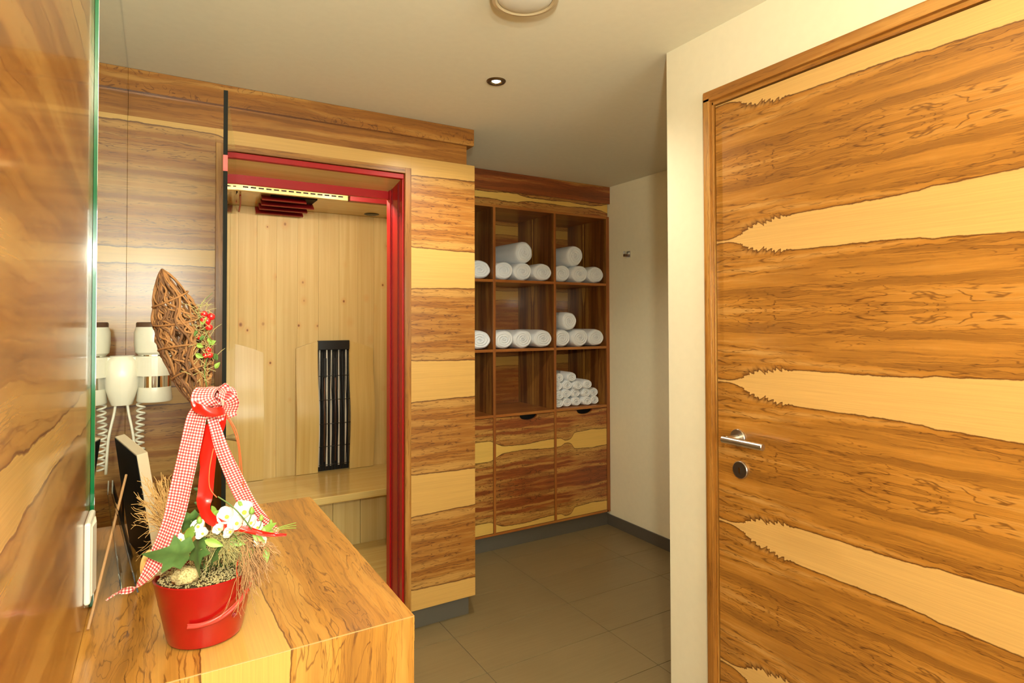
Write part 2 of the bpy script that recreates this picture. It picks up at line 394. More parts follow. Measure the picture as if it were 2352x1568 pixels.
# ================================================================== THE ROOM
YS, YC, XR, XB, HC = 2.6045, 3.2605, 1.533, 2.735, 2.368
YR = 1.512; XM = -.098; XW = -.105
GX, GY = .635, .3165
fl = empty('floor', (0, 0, 0), kind='structure')
bx('grout_bed', (-.3, 3.0, -3.7, 4.1, -.06, -.0025), 'grout', fl, bevel=0)
gx0 = 1.797-GX*4; gy0 = 2.16-GY*13
for i in range(7):
    for j in range(18):
        x0 = gx0+GX*i; y0 = gy0+GY*j; x1 = x0+GX; y1 = y0+GY
        x0 = max(x0, -.3); x1 = min(x1, XB+.02); y0 = max(y0, -1.65); y1 = min(y1, 4.0)
        if x1-x0 < .02 or y1-y0 < .02: continue
        bx('tile', (x0+.0016, x1-.0016, y0+.0016, y1-.0016, -.02, 0), 'floor_tile', fl, bevel=.0008, uoff=R.random()*5, voff=R.random()*5)
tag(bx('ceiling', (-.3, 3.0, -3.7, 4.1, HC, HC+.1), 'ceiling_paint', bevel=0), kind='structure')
tag(bx('wall_left', (XW-.15, XW, -3.6, YS+.3, 0, HC), 'left_veneer', grain='y', bevel=0), kind='structure')
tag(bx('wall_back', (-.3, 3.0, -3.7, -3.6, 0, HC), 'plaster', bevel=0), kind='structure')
wr = empty('wall_right', (XR, 0, 0), kind='structure')
DY0, DY1 = .34, 1.30     # opening of the door leaf
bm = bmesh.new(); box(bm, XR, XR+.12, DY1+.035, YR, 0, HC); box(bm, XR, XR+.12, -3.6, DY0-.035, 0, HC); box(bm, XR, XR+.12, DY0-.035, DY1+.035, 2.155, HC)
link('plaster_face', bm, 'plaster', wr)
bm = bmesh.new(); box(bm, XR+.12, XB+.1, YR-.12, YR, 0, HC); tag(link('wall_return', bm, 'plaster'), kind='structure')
tag(bx('wall_alcove', (XB, XB+.1, YR, 4.0, 0, HC), 'plaster_alcove_lightened', bevel=0), kind='structure')
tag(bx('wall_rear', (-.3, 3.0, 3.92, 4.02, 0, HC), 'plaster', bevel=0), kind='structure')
tag(bx('baseboard_alcove', (XB-.009, XB, YR, YC+.03, 0, .075), 'plinth_grey', grain='y', bevel=.001), kind='structure')

# ------------------------------------------------------------------ door_1 on the right
d1 = empty('door_1', (XR, (DY0+DY1)/2, 0), kind='structure')
bm = bmesh.new()
for (a, b) in ((DY1+.004, DY1+.030), (DY0-.030, DY0-.004)): box(bm, XR-.006, XR+.07, a, b, 0, 2.128)
link('door_rebate', bm, 'casing_wood', d1, 'z', .001)
bx('door_rebate_head', (XR-.006, XR+.07, DY0-.030, DY1+.030, 2.118, 2.142), 'casing_wood', d1, 'y', .001)
bx('door_casing', (XR-.020, XR+.05, DY1+.009, DY1+.034, 0, 2.140), 'casing_wood', d1, 'z', .0015)
bx('door_casing', (XR-.020, XR+.05, DY0-.034, DY0-.009, 0, 2.140), 'casing_wood', d1, 'z', .0015)
bx('door_casing', (XR-.020, XR+.05, DY0-.034, DY1+.034, 2.130, 2.163), 'casing_wood', d1, 'y', .0015)
bm = bmesh.new(); box(bm, XR-.001, XR+.04, DY0, DY1, .006, 2.114)
leaf = link('door_leaf', bm, 'door_veneer', d1, 'y', .0012)
# grain runs from the lock side (u = 0) towards the hinges
for l in leaf.data.uv_layers[0].data: l.uv = (DY1-l.uv[0], l.uv[1])
HY, HZ = 1.222, 1.070
ros = lth('handle_rosette', [(0, 0), (.0262, 0), (.0268, -.002), (.0268, -.006), (.0255, -.008), (0, -.008)], (XR-.001, HY, HZ), 'steel', d1, 'x')
bm = bmesh.new(); tube(bm, [(XR-.004, HY, HZ), (XR-.055, HY, HZ)], .0095, 20)
neck = link('handle_neck', bm, 'steel', d1, smooth=False)
lth('handle_bar', [(0, -.078), (.0085, -.078), (.0098, -.0765), (.0098, .0625), (.0085, .064), (0, .064)], (XR-.063, HY-.053, HZ), 'steel', d1, 'y')
es = lth('key_rosette', [(0, 0), (.0262, 0), (.0268, -.002), (.0268, -.006), (.0255, -.008), (.0245, -.0082)], (XR-.001, HY-.008, .974), 'steel', d1, 'x')
lth('key_plate', [(.0246, -.0078), (0, -.0078)], (XR-.001, HY-.008, .974), simple('dark_plate', lin(52, 40, 30), .35), d1, 'x')
bm = bmesh.new()
prism(bm, [(HY-.008+.0034*math.cos(a), .979+.0034*math.sin(a)) for a in [PI*k/6-.3 for k in range(9)]]+[(HY-.011, .9645), (HY-.005, .9645)], 'x', XR-.0102, XR-.0088)
link('keyhole', bm, 'chrome', d1)

# ================================================================== SAUNA CABIN (infrared cabin built in across the room)
SX0, SX1 = XM, 1.336
OX0, OX1, OZ0, OZ1 = .224, .972, .13, 2.107
sau = empty('sauna_cabin', (.62, YS, 0), 'built-in infrared sauna with figured walnut front, red door frame and pine interior', 'sauna')
# outer veneered front
T = .02
bx('front_panel', (SX0, .194, YS, YS+T, .10, 2.190), 'front_veneer', sau, 'x', .0008)
bx('front_panel', (1.005, SX1, YS, YS+T, .10, 2.190), 'front_veneer', sau, 'x', .0008)
bx('head_panel', (.194, 1.005, YS+.0004, YS+T, 2.134, 2.190), 'front_veneer', sau, 'x', 0)
bx('side_panel', (SX1-.02, SX1, YS+T, 3.9, .10, 2.190), 'front_veneer', sau, 'y', .0008)
bx('frieze', (SX0, 1.302, YS+.020, YS+.06, 2.188, 2.300), 'frieze_streak', sau, 'x', .0008)
bx('side_frieze', (1.29, 1.302, YS+.06, 3.9, 2.188, 2.300), 'frieze_streak', sau, 'y', .0008)
bx('cornice', (SX0, 1.332, YS-.002, YS+.07, 2.286, HC-.001), 'front_burl', sau, 'x', .001)
bx('side_cornice', (1.30, 1.332, YS+.07, 3.9, 2.286, HC-.001), 'front_burl', sau, 'y', .001)
bx('plinth', (SX0, 1.318, YS+.037, YS+.06, 0, .105), 'plinth_grey', sau, 'x', .0005)
bx('side_plinth', (1.30, 1.318, YS+.06, 3.9, 0, .105), 'plinth_grey', sau, 'y', .0005)
# casing round the opening
for a, b in ((.194, .222), (.976, 1.005)):
    bx('door_casing', (a, b, YS-.006, YS+.05, .10, 2.134), 'casing_wood', sau, 'z', .0012)
bx('door_casing', (.194, 1.005, YS-.0055, YS+.05, 2.108, 2.134), 'casing_wood', sau, 'x', .0012)
# red steel frame: jambs 0.2 deep, head bars with pine soffit between
for side, x0, x1 in (('l', .222, .226), ('r', .968, .976)):
    bx('red_jamb', (x0, x1, YS+.012, YS+.205, .13, 2.105), 'red_lacquer', sau, 'z', .0006)
bm = bmesh.new()
for y in (.055, .068, .150): box(bm, .9655, .9685, YS+y, YS+y+.004, .13, 2.07)
link('jamb_seal', bm, 'red_slat', sau, 'z')
bx('red_stop', (.960, .969, YS+.16, YS+.205, .13, 2.06), 'red_lacquer', sau, 'z', .001)
bx('red_head_bar', (.222, .972, YS+.005, YS+.030, 2.084, 2.106), 'red_lacquer', sau, 'x', .0015)
bm = bmesh.new(); prism(bm, [(YS+.030, 2.086), (YS+.188, 2.058), (YS+.188, 2.104), (YS+.030, 2.104)], 'x', .222, .972); link('head_soffit', bm, 'pine_plain', sau, 'x')
bx('red_transom', (.222, .972, YS+.185, YS+.205, 2.020, 2.070), 'red_lacquer', sau, 'x', .0015)
bx('threshold', (.222, .972, YS+.012, YS+.205, .10, .13), 'pine_bench', sau, 'x', .001)
for z in (1.92, .33):
    lth('screw_cap', [(0, 0), (.004, 0), (.004, -.001), (0, -.001)], (.968, YS+.055, z), 'black', sau, 'x', 12)
# inner shell
IY, IX1, IZ, IC = 3.80, 1.305, .16, 2.107
bm = bmesh.new(); box(bm, SX0, .222, YS+.022, YS+.205, .10, IC+.02); box(bm, .976, IX1, YS+.022, YS+.205, .10, IC+.02)
link('inner_front_wall', bm, 'pine_wall2', sau, 'z')
bx('inner_side_wall', (IX1, IX1+.012, YS+.205, IY, .10, IC+.02), 'pine_wall2', sau, 'z', 0)
bx('inner_side_wall', (SX0, SX0+.012, YS+.205, IY, .10, IC+.02), 'pine_wall2', sau, 'z', 0)
bx('inner_ceiling', (SX0, IX1, YS+.205, IY+.03, IC, IC+.02), 'pine_bench', sau, 'x', 0)
bx('inner_floor', (SX0, IX1, YS+.205, IY+.03, IZ-.03, IZ), 'pine_bench', sau, 'x', 0)
bw = empty('tmp', (0, 0, 0)); bpy.data.objects.remove(bw)
bwall = bx('back_wall', (SX0, IX1, IY+.014, IY+.03, IZ, IC), 'pine_plain', sau, 'z', 0)
xs = [SX0+.012, .06, .17, .285, .404, .505, .615, .735, .86, .985, 1.105, 1.21, IX1]
for k, (a, b) in enumerate(zip(xs, xs[1:])):
    bx('plank', (a+.0003, b-.0003, IY+(.0012 if k % 3 == 1 else 0), IY+.014, IZ, IC-.001), 'pine_wall' if k % 2 else 'pine_wall2', bwall, 'z', .0004, voff=k*.37, uoff=k*.61)
# backrests with lumbar curve, two heaters
def backy(z):
    return IY-.016-.042*math.exp(-((z-.83)/.2)**2)-.012*(1 if z < .6 else max(0, 1-(z-.6)/.2))
def backrest(c, x0, x1):
    bm = bmesh.new(); nz, nx = 26, 8; rows = []
    for i in range(nz+1):
        row = []
        for j in range(nx+1):
            x = x0+(x1-x0)*j/nx; top = 1.312-.055*((x-c)/.24)**2
            z = .502+(top-.502)*i/nz
            row.append((bm.verts.new((x, backy(z), z)), bm.verts.new((x, IY-.001, z))))
        rows.append(row)
    for i in range(nz):
        for j in range(nx):
            a, b, cc, d = rows[i][j], rows[i][j+1], rows[i+1][j+1], rows[i+1][j]
            bm.faces.new((a[0], b[0], cc[0], d[0]))
            if i == 0: bm.faces.new((a[0], a[1], b[1], b[0]))
            if i == nz-1: bm.faces.new((d[0], cc[0], cc[1], d[1]))
        for j in (0, nx): bm.faces.new((rows[i][j][0], rows[i][j][1], rows[i+1][j][1], rows[i+1][j][0]))
    o = link('backrest_panel', bm, 'pine_plain', sau, 'z')
    for p in o.data.polygons: p.use_smooth = True
    m = o.modifiers.new('edge', 'EDGE_SPLIT'); m.split_angle = math.radians(50)
for c in (.27, .95):
    backrest(c, c-.225, c-.097); backrest(c, c+.097, c+.252 if c > .9 else c+.27)
    # the heater recess between them
    x0, x1 = c-.097, c+.097
    h = bx('heater_recess', (x0+.001, x1-.001, IY-.006, IY-.001, .502, 1.309), 'dark_hole', sau, 'z', 0)
    bx('heater_hood', (x0+.001, x1-.001, IY-.030, IY-.006, 1.252, 1.309), 'black', h, 'x', .002)
    for k, fx in enumerate((.06, .30, .43, .68, .9)):
        bx('reflector', (x0+fx*.194-.005, x0+fx*.194+.005, IY-.0085, IY-.006, .53, 1.25), simple('reflector', (.75, .7, .6), .4, metal=.3) if k == 0 and c < .5 else bpy.data.materials['reflector'], h, 'z', 0)
    for fx in (.22, .56):
        bm = bmesh.new(); tube(bm, [(x0+fx*.194, IY-.014, .56), (x0+fx*.194, IY-.014, 1.17)], .0055, 12); link('heater_tube', bm, 'brown_vent', h, smooth=True)
        bx('tube_socket', (x0+fx*.194-.011, x0+fx*.194+.011, IY-.022, IY-.006, 1.08, 1.20), 'black', h, 'z', .002)
    for k in range(11):
        x = x0+.008+k*.178/10; n = 20
        pts = [(x, backy(.512+.74*i/n)+.0-.002+(.004 if .512+.74*i/n > 1.2 else 0), .512+.74*i/n) for i in range(n+1)]
        bm = bmesh.new(); tube(bm, pts, .0021, 6); link('grille_rod', bm, 'black', h, smooth=True)
    for z in (.545, .66, .80, .945, 1.09):
        bm = bmesh.new(); tube(bm, [(x0+.003, backy(z)-.005, z), (x1-.003, backy(z)-.005, z)], .002, 6); link('grille_wire', bm, 'black', h, smooth=True)
# bench
bn = bx('bench_top', (SX0+.014, IX1-.001, 3.229, IY-.002, .462, .50), 'pine_bench', sau, 'x', .003)
bf = bx('bench_front', (SX0+.014, IX1-.001, 3.415, 3.43, IZ, .462), 'pine_wall2', sau, 'z', 0)
for k in range(9):
    a = SX0+.02+k*.155
    if a+.154 < IX1: bx('plank', (a+.001, a+.154, 3.40, 3.416, IZ, .461), 'pine_wall', bf, 'z', .001, voff=k*.29, uoff=k*.4)
# ceiling fittings: louvred colour lamps, rail, speaker
for ux, ends in ((.0, False), (-.405, True)):
    lv = bx('lamp_louvre', (.52+ux, .76+ux, 3.39, 3.76, 2.100, IC), 'dark_hole', sau, 'x', 0)
    for (x0, x1, y, z) in ((.473, .70, 3.375, 2.082), (.487, .768, 3.50, 2.076), (.492, .755, 3.615, 2.072), (.49, .755, 3.735, 2.068)):
        bm = bmesh.new(); prism(bm, [(y, z-.006), (y+.014, z-.010), (y+.060, IC-.006), (y+.046, IC-.002)], 'x', x0+ux, x1+ux)
        link('slat', bm, 'red_slat', lv, 'x', .001)
    if ends:
        bm = bmesh.new(); tube(bm, [(.372, 3.43, 2.095), (.392, 3.60, 2.085), (.405, 3.79, 2.070)], .004, 8); link('louvre_rod', bm, 'red_lacquer', lv)
rl = bx('ceiling_rail', (SX0+.02, .88, 3.21, 3.235, 2.078, IC), 'pine_plain', sau, 'x', .002)
for k in range(14):
    bx('rail_slot', (.36+k*.036, .385+k*.036, 3.2085, 3.2105, 2.092, 2.099), 'dark_hole', rl, 'x', 0)
bx('ceiling_lamp_bar', (.89, 1.29, 3.20, 3.245, 2.078, IC), 'red_slat', sau, 'x', .002)
lth('speaker', [(0, -.006), (.038, -.006), (.044, -.003), (.047, -.0003)], (1.165, 3.70, IC), 'black', sau, 'z', 32)
light('sauna_lamp', 'POINT', (.42, 2.875, 2.075), 9, (1, .95, .78), .02)  # two added fills, unseen behind the header, to brighten the pine
light('sauna_fill_b', 'POINT', (.85, 2.875, 2.075), 9, (1, .95, .78), .02)
# glass door leaf, standing open towards the camera
HG = Vector((.262, YS-.012, 0)); EG = Vector((.166, 1.893, 0)); dg = (EG-HG).normalized(); ng = Vector((-dg.y, dg.x, 0))
def gbox(bm, s0, s1, n0, n1, z0, z1):
    v = []
    for s in (s0, s1):
        for n in (n0, n1):
            for z in (z0, z1): v.append(bm.verts.new(HG+dg*s+ng*n+Vector((0, 0, z))))
    for q in ((0, 1, 3, 2), (4, 6, 7, 5), (0, 4, 5, 1), (2, 3, 7, 6), (0, 2, 6, 4), (1, 5, 7, 3)): bm.faces.new([v[i] for i in q])
LG = (EG-HG).length
bm = bmesh.new(); gbox(bm, 0, LG-.003, -.004, .004, .14, 2.092); gd = link('glass_door', bm, 'clear_glass', sau)
bm = bmesh.new(); gbox(bm, LG-.004, LG+.004, -.0055, .0055, .14, 2.095); link('edge_seal', bm, 'seal', gd)
bm = bmesh.new(); gbox(bm, LG-.006, LG+.0045, -.006, .006, 1.862, 1.908); link('seal_segment', bm, simple('pink_segment', lin(226, 78, 72), .3), gd)  # short pink segment on the edge seal
kc = pt(521, 1005, 1.955)
kx = -ng if (-ng).x > 0 else ng
kb = HG+dg*((kc-HG).dot(dg)); kb.z = kc.z
for sgn in (1, -1):
    a2 = (Vector((0, 0, 1)), dg, kx*sgn)
    lth('door_knob', [(.006, .003), (.007, .010), (.009, .016), (.0125, .030), (.0125, .032), (0, .032)], kb, 'brass', gd, a2, 24)
for z in (.30,):
    bm = bmesh.new(); gbox(bm, -.004, .03, -.011, .011, z, z+.06); link('hinge', bm, 'steel', gd)

# ================================================================== TOWEL CABINET
cab = empty('towel_cabinet', (2.2, YC, 0), 'dark walnut built-in shelf cabinet full of rolled white towels, beside the sauna', 'cabinet')
CB = 3.72
xd = [1.365, 1.809, 2.269, 2.716]           # divider centres
for i, x in enumerate(xd):
    if i == 3: bx('side_panel', (2.706, 2.7335, YC, CB, .096, 2.158), 'cabinet_side', cab, 'z', .001)
    else: bx('divider', (x-.009, x+.009, YC+.0015, CB, .096, 2.158), 'cabinet_side', cab, 'z', .0008)
for i, x in enumerate(xd[:3]):
    bx('edge_strip', (x-.009, x+.009, YC-.001, YC+.0013, .108, 2.142), 'cabinet_edge', cab, 'z', .0004)
bx('edge_strip', (2.706, 2.7335, YC-.001, YC-.0001, .096, 2.155), 'cabinet_edge', cab, 'z', .0002)
bays = [(xd[0]+.009, xd[1]-.009), (xd[1]+.009, xd[2]-.009), (xd[2]+.009, 2.706)]
SH = [1.688, 1.250, .842]
bx('top_board', (1.365, 2.716, YC, CB, 2.141, 2.158), 'cabinet_edge', cab, 'x', .0008)
bx('bottom_board', (1.365, 2.716, YC-.001, CB, .096, .110), 'cabinet_edge', cab, 'x', .0008)
for a, b in bays:
    for z in SH: bx('shelf', (a, b, YC+.001, CB, z-.017, z), 'cabinet_edge', cab, 'x', .0008)
    bx('back_panel', (a, b, CB-.004, CB+.010, .11, 2.141), 'cabinet_back', cab, 'x', 0)
    m = (a+b)/2+.02; hw = .066; pts = [(a+.002, .113), (b-.002, .113), (b-.002, .822), (m+hw, .822)]
    pts += [(m+hw*math.cos(PI*k/12), .822-.030*math.sin(PI*k/12)**.8) for k in range(1, 12)]+[(m-hw, .822), (a+.002, .822)]
    bm = bmesh.new(); prism(bm, pts, 'y', YC+.0015, YC+.018); dr = link('cabinet_door', bm, 'cabinet_veneer', cab, 'x')
    bx('dark_notch_sheet', (a+.004, b-.004, YC+.045, YC+.05, .113, .823), 'dark_hole', dr, 'x', 0)  # near-black sheet painting in the shade behind the hand notch
bx('frieze', (1.365, 2.724, YC+.004, YC+.024, 2.158, 2.252), 'cabinet_top', cab, 'x', .0006)
bx('cornice', (1.365, 2.7335, YC-.012, YC+.022, 2.247, HC-.001), 'cabinet_cornice', cab, 'x', .001)
bx('plinth', (1.34, 2.725, YC+.022, YC+.04, 0, .097), 'plinth_grey', cab, 'x', .0005)

# ---- rolled towels
def roll_mesh(rad, ln, turns, seed):
    rr = random.Random(seed); bm = bmesh.new(); seg = 36; nr = 22; rings = []
    ph = [rr.uniform(0, 6) for _ in range(4)]
    def rim(a): return 1+.025*math.sin(2*a+ph[0])+.02*math.sin(3*a+ph[1])+.012*math.sin(7*a+ph[2])
    c = bm.verts.new((0, .012, 0)); prev = None
    for i in range(1, nr+1):
        r = i/nr; ring = []
        for k in range(seg):
            a = 2*PI*k/seg; f = (r*turns-a/(2*PI)+.03*math.sin(5*a+ph[3])) % 1
            dep = .010*(1-math.sin(PI*f)**.6)*(1 if r > .12 else .5)
            e = max(0, (r-.78)/.22); y = dep*(1-e)+.030*(1-math.sqrt(max(0, 1-e*e)))*1.0
            ring.append(bm.verts.new((math.cos(a)*r*rad*rim(a), y+.012*(1-r)*rr.uniform(-.3, .3), math.sin(a)*r*rad*rim(a))))
        rings.append(ring)
    for y, q in ((.07, 1.012), (.16, 1.0), (.27, 1.01), (ln-.03, .99), (ln, .86)):
        rings.append([bm.verts.new((math.cos(2*PI*k/seg)*rad*rim(2*PI*k/seg)*q, y, math.sin(2*PI*k/seg)*rad*rim(2*PI*k/seg)*q)) for k in range(seg)])
    for k in range(seg): bm.faces.new((c, rings[0][(k+1) % seg], rings[0][k]))
    for a, b in zip(rings, rings[1:]):
        for k in range(seg): bm.faces.new((a[k], a[(k+1) % seg], b[(k+1) % seg], b[k]))
    bm.faces.new(rings[-1][::-1])
    bmesh.ops.recalc_face_normals(bm, faces=bm.faces)
    me = bpy.data.meshes.new('rolled_towel'); bm.to_mesh(me); bm.free(); me.materials.append(M['towel'])
    for p in me.polygons: p.use_smooth = True
    return me
big = [roll_mesh(.0725, .36, 4.2, s) for s in (1, 2, 3)]
small = [roll_mesh(.044, .20, 3.0, s) for s in (11, 12, 13)]
tn = 0
def towel(x, z, mesh, sx, sz, label, group, y=YC+.018, rz=0):
    global tn; tn += 1
    o = bpy.data.objects.new('rolled_towel', mesh); COL.objects.link(o)
    o.location = (x, y, z); o.scale = (sx, 1, sz); o.rotation_euler = (0, (tn*2.399) % 6.28 if sx == sz else 0, rz)
    tag(o, label, 'towel', group); return o
r = .0725
ct, cl, cr = 'centre', 'left', 'right'
def row(bay, z, labels, group, top=None, n=3):
    a, b = bays[bay]; w = (b-a)/n/2
    for k in range(n):
        towel(a+w*(2*k+1), z+.060, big[k % 3], w/r*1.0, .059/r, labels[k], group, y=YC+.015+.006*((k*7+bay) % 3))
    if top: towel(a+top[0], z+.060+top[1], big[1], top[2], top[2], top[3], group, y=YC+.03, rz=top[4])
SG = ['towels on the top shelf', 'towels on the second shelf', 'towels in the lowest open shelf']
row(1, SH[0], ['rolled white towel at left on the middle bay\'s top shelf, against the divider', 'middle rolled white towel of the lower three, middle bay\'s top shelf', 'rolled white towel at right on the middle bay\'s top shelf'], SG[0],
    (.235, .124, .98, 'single rolled white towel on top of three, middle bay\'s top shelf', .10))
row(2, SH[0], ['rolled white towel at left on the right bay\'s top shelf', 'middle rolled white towel of the bottom three, right bay\'s top shelf', 'rolled white towel beside the right cabinet side, top shelf'], SG[0],
    (.185, .124, .98, 'single rolled white towel on top of three, right bay\'s top shelf', .06))
row(1, SH[1], ['leftmost of three rolled white towels on the middle bay\'s second shelf', 'middle of three rolled white towels on the middle bay\'s second shelf', 'rightmost of three rolled white towels on the middle bay\'s second shelf'], SG[1])
row(2, SH[1], ['rolled white towel at left of lower three, right bay\'s second shelf', 'middle rolled white towel of lower three, right bay\'s second shelf', 'rolled white towel at right of lower three, right bay\'s second shelf'], SG[1],
    (.135, .116, .86, 'single rolled white towel on top of three, right bay\'s second shelf', 0))
for z, nm in ((SH[0], 'top'), (SH[1], 'second')):
    towel(bays[0][1]-.082, z+.060, big[2], 1.1, .059/r, 'rolled white towel on the %s shelf, half hidden behind the sauna wall' % nm, SG[0 if nm == 'top' else 1])
    towel(bays[0][1]-.24, z+.060, big[0], 1.05, .059/r, 'hidden rolled white towel deeper left on the left bay\'s %s shelf' % nm, SG[0 if nm == 'top' else 1])
a, b = bays[2]; sp = .0795
nm = ['leftmost', 'second from left', 'middle', 'second from right', 'rightmost']
rows = [('bottom row', 5, .0), ('second row', 5, -.004), ('third row', 4, .004), ('top row', 2, .02)]
for ri, (rn, n, off) in enumerate(rows):
    for k in range(n):
        nn = nm[k] if n == 5 else (['leftmost', 'second from left', 'second from right', 'rightmost'][k] if n == 4 else ['left', 'right'][k])
        x = a+.043+k*sp+off+R.uniform(-.004, .004)
        if ri == 3: x = a+.045+k*.1+.012
        towel(x, SH[2]+.031+ri*.057+(R.uniform(-.003, .003) if ri else 0), small[(k+ri) % 3], .92, .74, 'small rolled white towel, %s in the %s of the low pile' % (nn, rn), SG[2], y=YC+.02+R.uniform(0, .03))

# ------------------------------------------------------------------ hook on alcove wall
hk = empty('coat_hook', (XB, 3.054, 1.874), 'small square chrome hook on the cream wall beside the cabinet', 'hook')
bx('wall_plate', (XB-.008, XB, 3.036, 3.072, 1.852, 1.896), 'chrome', hk, 'y', .001)
bx('peg', (XB-.045, XB-.007, 3.046, 3.062, 1.858, 1.874), 'brown_vent', hk, 'x', .001)
bx('peg_tip', (XB-.045, XB-.037, 3.046, 3.062, 1.876, 1.893), 'chrome', hk, 'x', .001)

# ------------------------------------------------------------------ ceiling lights
dl = empty('recessed_spotlight', (1.135, 2.027, HC), 'small recessed ceiling spotlight with dark ring, switched on', 'ceiling light')
lth('ring', [(.020, -.001), (.024, -.006), (.034, -.006), (.038, -.002), (.038, 0)], (1.135, 2.027, HC), simple('ring_bronze', lin(120, 96, 64), .35, metal=.9), dl, seg=40)
t = NT('lamp_glow'); t.b.inputs['Emission Color'].default_value = (1, .9, .66, 1); t.b.inputs['Emission Strength'].default_value = 14
M['lamp_glow'] = t.out((.9, .85, .7), .3)
t = NT('lamp_reflector'); M['lamp_reflector'] = t.out((.8, .75, .6), .2, metal=1)
lth('bulb', [(0, -.003), (.012, -.004), (.017, -.001)], (1.135, 2.027, HC), 'lamp_glow', dl, seg=28)
lth('reflector_ring', [(.017, -.001), (.021, -.004)], (1.135, 2.027, HC), 'lamp_reflector', dl, seg=28)
light('spot_beam', 'SPOT', (1.135, 2.027, HC-.02), 52, (1, .92, .74), .02, (0, 0, 0), math.radians(150))
rc = (.888, 1.418, HC)
rl2 = empty('round_ceiling_lamp', rc, 'round surface ceiling lamp with frosted glass and satin ring, switched off', 'ceiling light')
lth('satin_ring', [(.078, -.030), (.084, -.034), (.094, -.032), (.098, -.024), (.098, 0)], rc, simple('satin_ring', lin(196, 176, 140), .45), rl2, seg=64)
lth('frosted_glass', [(0, -.040), (.03, -.0395), (.06, -.036), (.076, -.031), (.080, -.026)], rc, simple('frosted', lin(226, 222, 208), .4), rl2, seg=64)

# ================================================================== COUNTER
CZ, CXR, CY0, CY1 = .90, .402, 1.022, 1.873
ct_ = empty('vanity_counter', (.15, 1.45, 0), 'thick walnut veneer vanity counter along the mirror wall, holding the red pot', 'counter')
bm = bmesh.new()   # mitred top
TH = .045
v = [(XW, CY0, CZ), (CXR, CY0, CZ), (CXR, CY1, CZ), (XW, CY1, CZ)]
box(bm, XW, CXR, CY0+.0003, CY1, CZ-TH, CZ)
link('counter_top', bm, 'counter_veneer', ct_, 'y', .001)
bm = bmesh.new(); box(bm, XW, CXR-.001, CY0, CY0+.03, .12, CZ-.0012)
fp = link('front_panel', bm, 'counter_veneer', ct_, 'z', .0006)
for l in fp.data.uv_layers[0].data: l.uv = (CY0-(CZ-l.uv[0]), l.uv[1])
bx('end_panel', (CXR-.03, CXR-.0005, CY0+.03, CY1, .12, CZ-TH), 'counter_veneer', ct_, 'y', .0006, voff=.2)
bx('plinth', (XW, CXR-.05, CY0+.05, CY1-.02, 0, .12), 'plinth_grey', ct_, 'y', .0005)
bx('mitre_line', (XW, CXR-.001, CY0-.0002, CY0+.0006, CZ-.0008, CZ+.0001), simple('mitre', lin(200, 150, 84), .5), ct_, 'x', 0)

# mirror
mr = empty('wall_mirror', (XW, 2.05, 1.6), 'tall frameless wall mirror with green glass edge beside the veneered wall', 'mirror')
bx('mirror_face', (XM-.001, XM, 1.361, YS-.001, .902, HC-.002), 'mirror_silver', mr, 'y', 0)
bx('glass_edge', (XW+.0005, XM-.0005, 1.360, YS-.001, .902, HC-.002), 'green_glass', mr, 'y', 0)

# socket plate on veneered wall
sk = empty('light_switch', (XW, 1.30, 1.015), 'white plastic switch plate on the glossy wood wall by the mirror edge', 'switch')
bm = bmesh.new(); box(bm, XW, XW+.010, 1.255, 1.346, .945, 1.085); link('switch_frame', bm, 'white_plastic', sk, 'y', .004)
bm = bmesh.new()
prism(bm, [(XW+.008, 1.263), (XW+.0115, 1.268), (XW+.015, 1.30), (XW+.0115, 1.333), (XW+.008, 1.338)], 'z', .955, 1.075)
link('switch_rocker', bm, 'white_plastic', sk, 'z', .001)

# ------------------------------------------------------------------ hair dryer and holder
hy = 2.35
hh = empty('hairdryer_holder', (XM, hy, 1.2), 'white wall holder with ring arm fixed to the mirror beside the sauna wall', 'holder')
bm = bmesh.new()
for k, (z, dx, dy) in enumerate(()): pass
rings = []
for z, dx, dy in ((1.318, .034, .040), (1.30, .046, .052), (1.25, .050, .056), (1.21, .046, .052), (1.175, .036, .044), (1.158, .030, .038)):
    rings.append([bm.verts.new((XM+dx*max(0, math.sin(PI*k/14))**.6 if 0 < k < 14 else XM, hy-dy*math.cos(PI*k/14), z)) for k in range(15)])
for A, B in zip(rings, rings[1:]):
    for k in range(14): bm.faces.new((A[k], A[k+1], B[k+1], B[k]))
    bm.faces.new((A[14], A[0], B[0], B[14]))
bm.faces.new(rings[0]); bm.faces.new(rings[-1][::-1])
ho = link('holder_body', bm, 'white_plastic', hh)
for p in ho.data.polygons: p.use_smooth = True
m = ho.modifiers.new('edge', 'EDGE_SPLIT'); m.split_angle = math.radians(50)
HDX = -.006
bm = bmesh.new(); lathe(bm, [(.059, 1.255), (.062, 1.250), (.062, 1.312), (.059, 1.316), (.0525, 1.314), (.0525, 1.255), (.059, 1.255)], (HDX, hy, 0), 'z', 44)
box(bm, XM+.030, HDX-.050, hy-.030, hy-.014, 1.252, 1.314)
link('ring_arm', bm, 'white_plastic', hh, bevel=.001)
for dx, n in ((.016, 'b'),):
    q = [(XM+dx, hy-.02, 1.162), (XM+dx+.004, hy-.022, 1.13), (XM+dx+.018, hy-.03, 1.05), (XM+dx+.024, hy-.03, .94)] if n == 'b' else [(XM+dx, hy+.01, 1.162), (XM+dx+.01, hy+.01, 1.08), (XM+dx+.012, hy+.01, .94)]
    bm = bmesh.new(); tube(bm, catmull(q, 8), .0042, 10); link('power_cord', bm, 'white_plastic', hh, smooth=True)
hd = empty('hair_dryer', (HDX, hy, 1.16), 'white and chrome hair dryer hanging nozzle down in the wall holder', 'hair dryer')
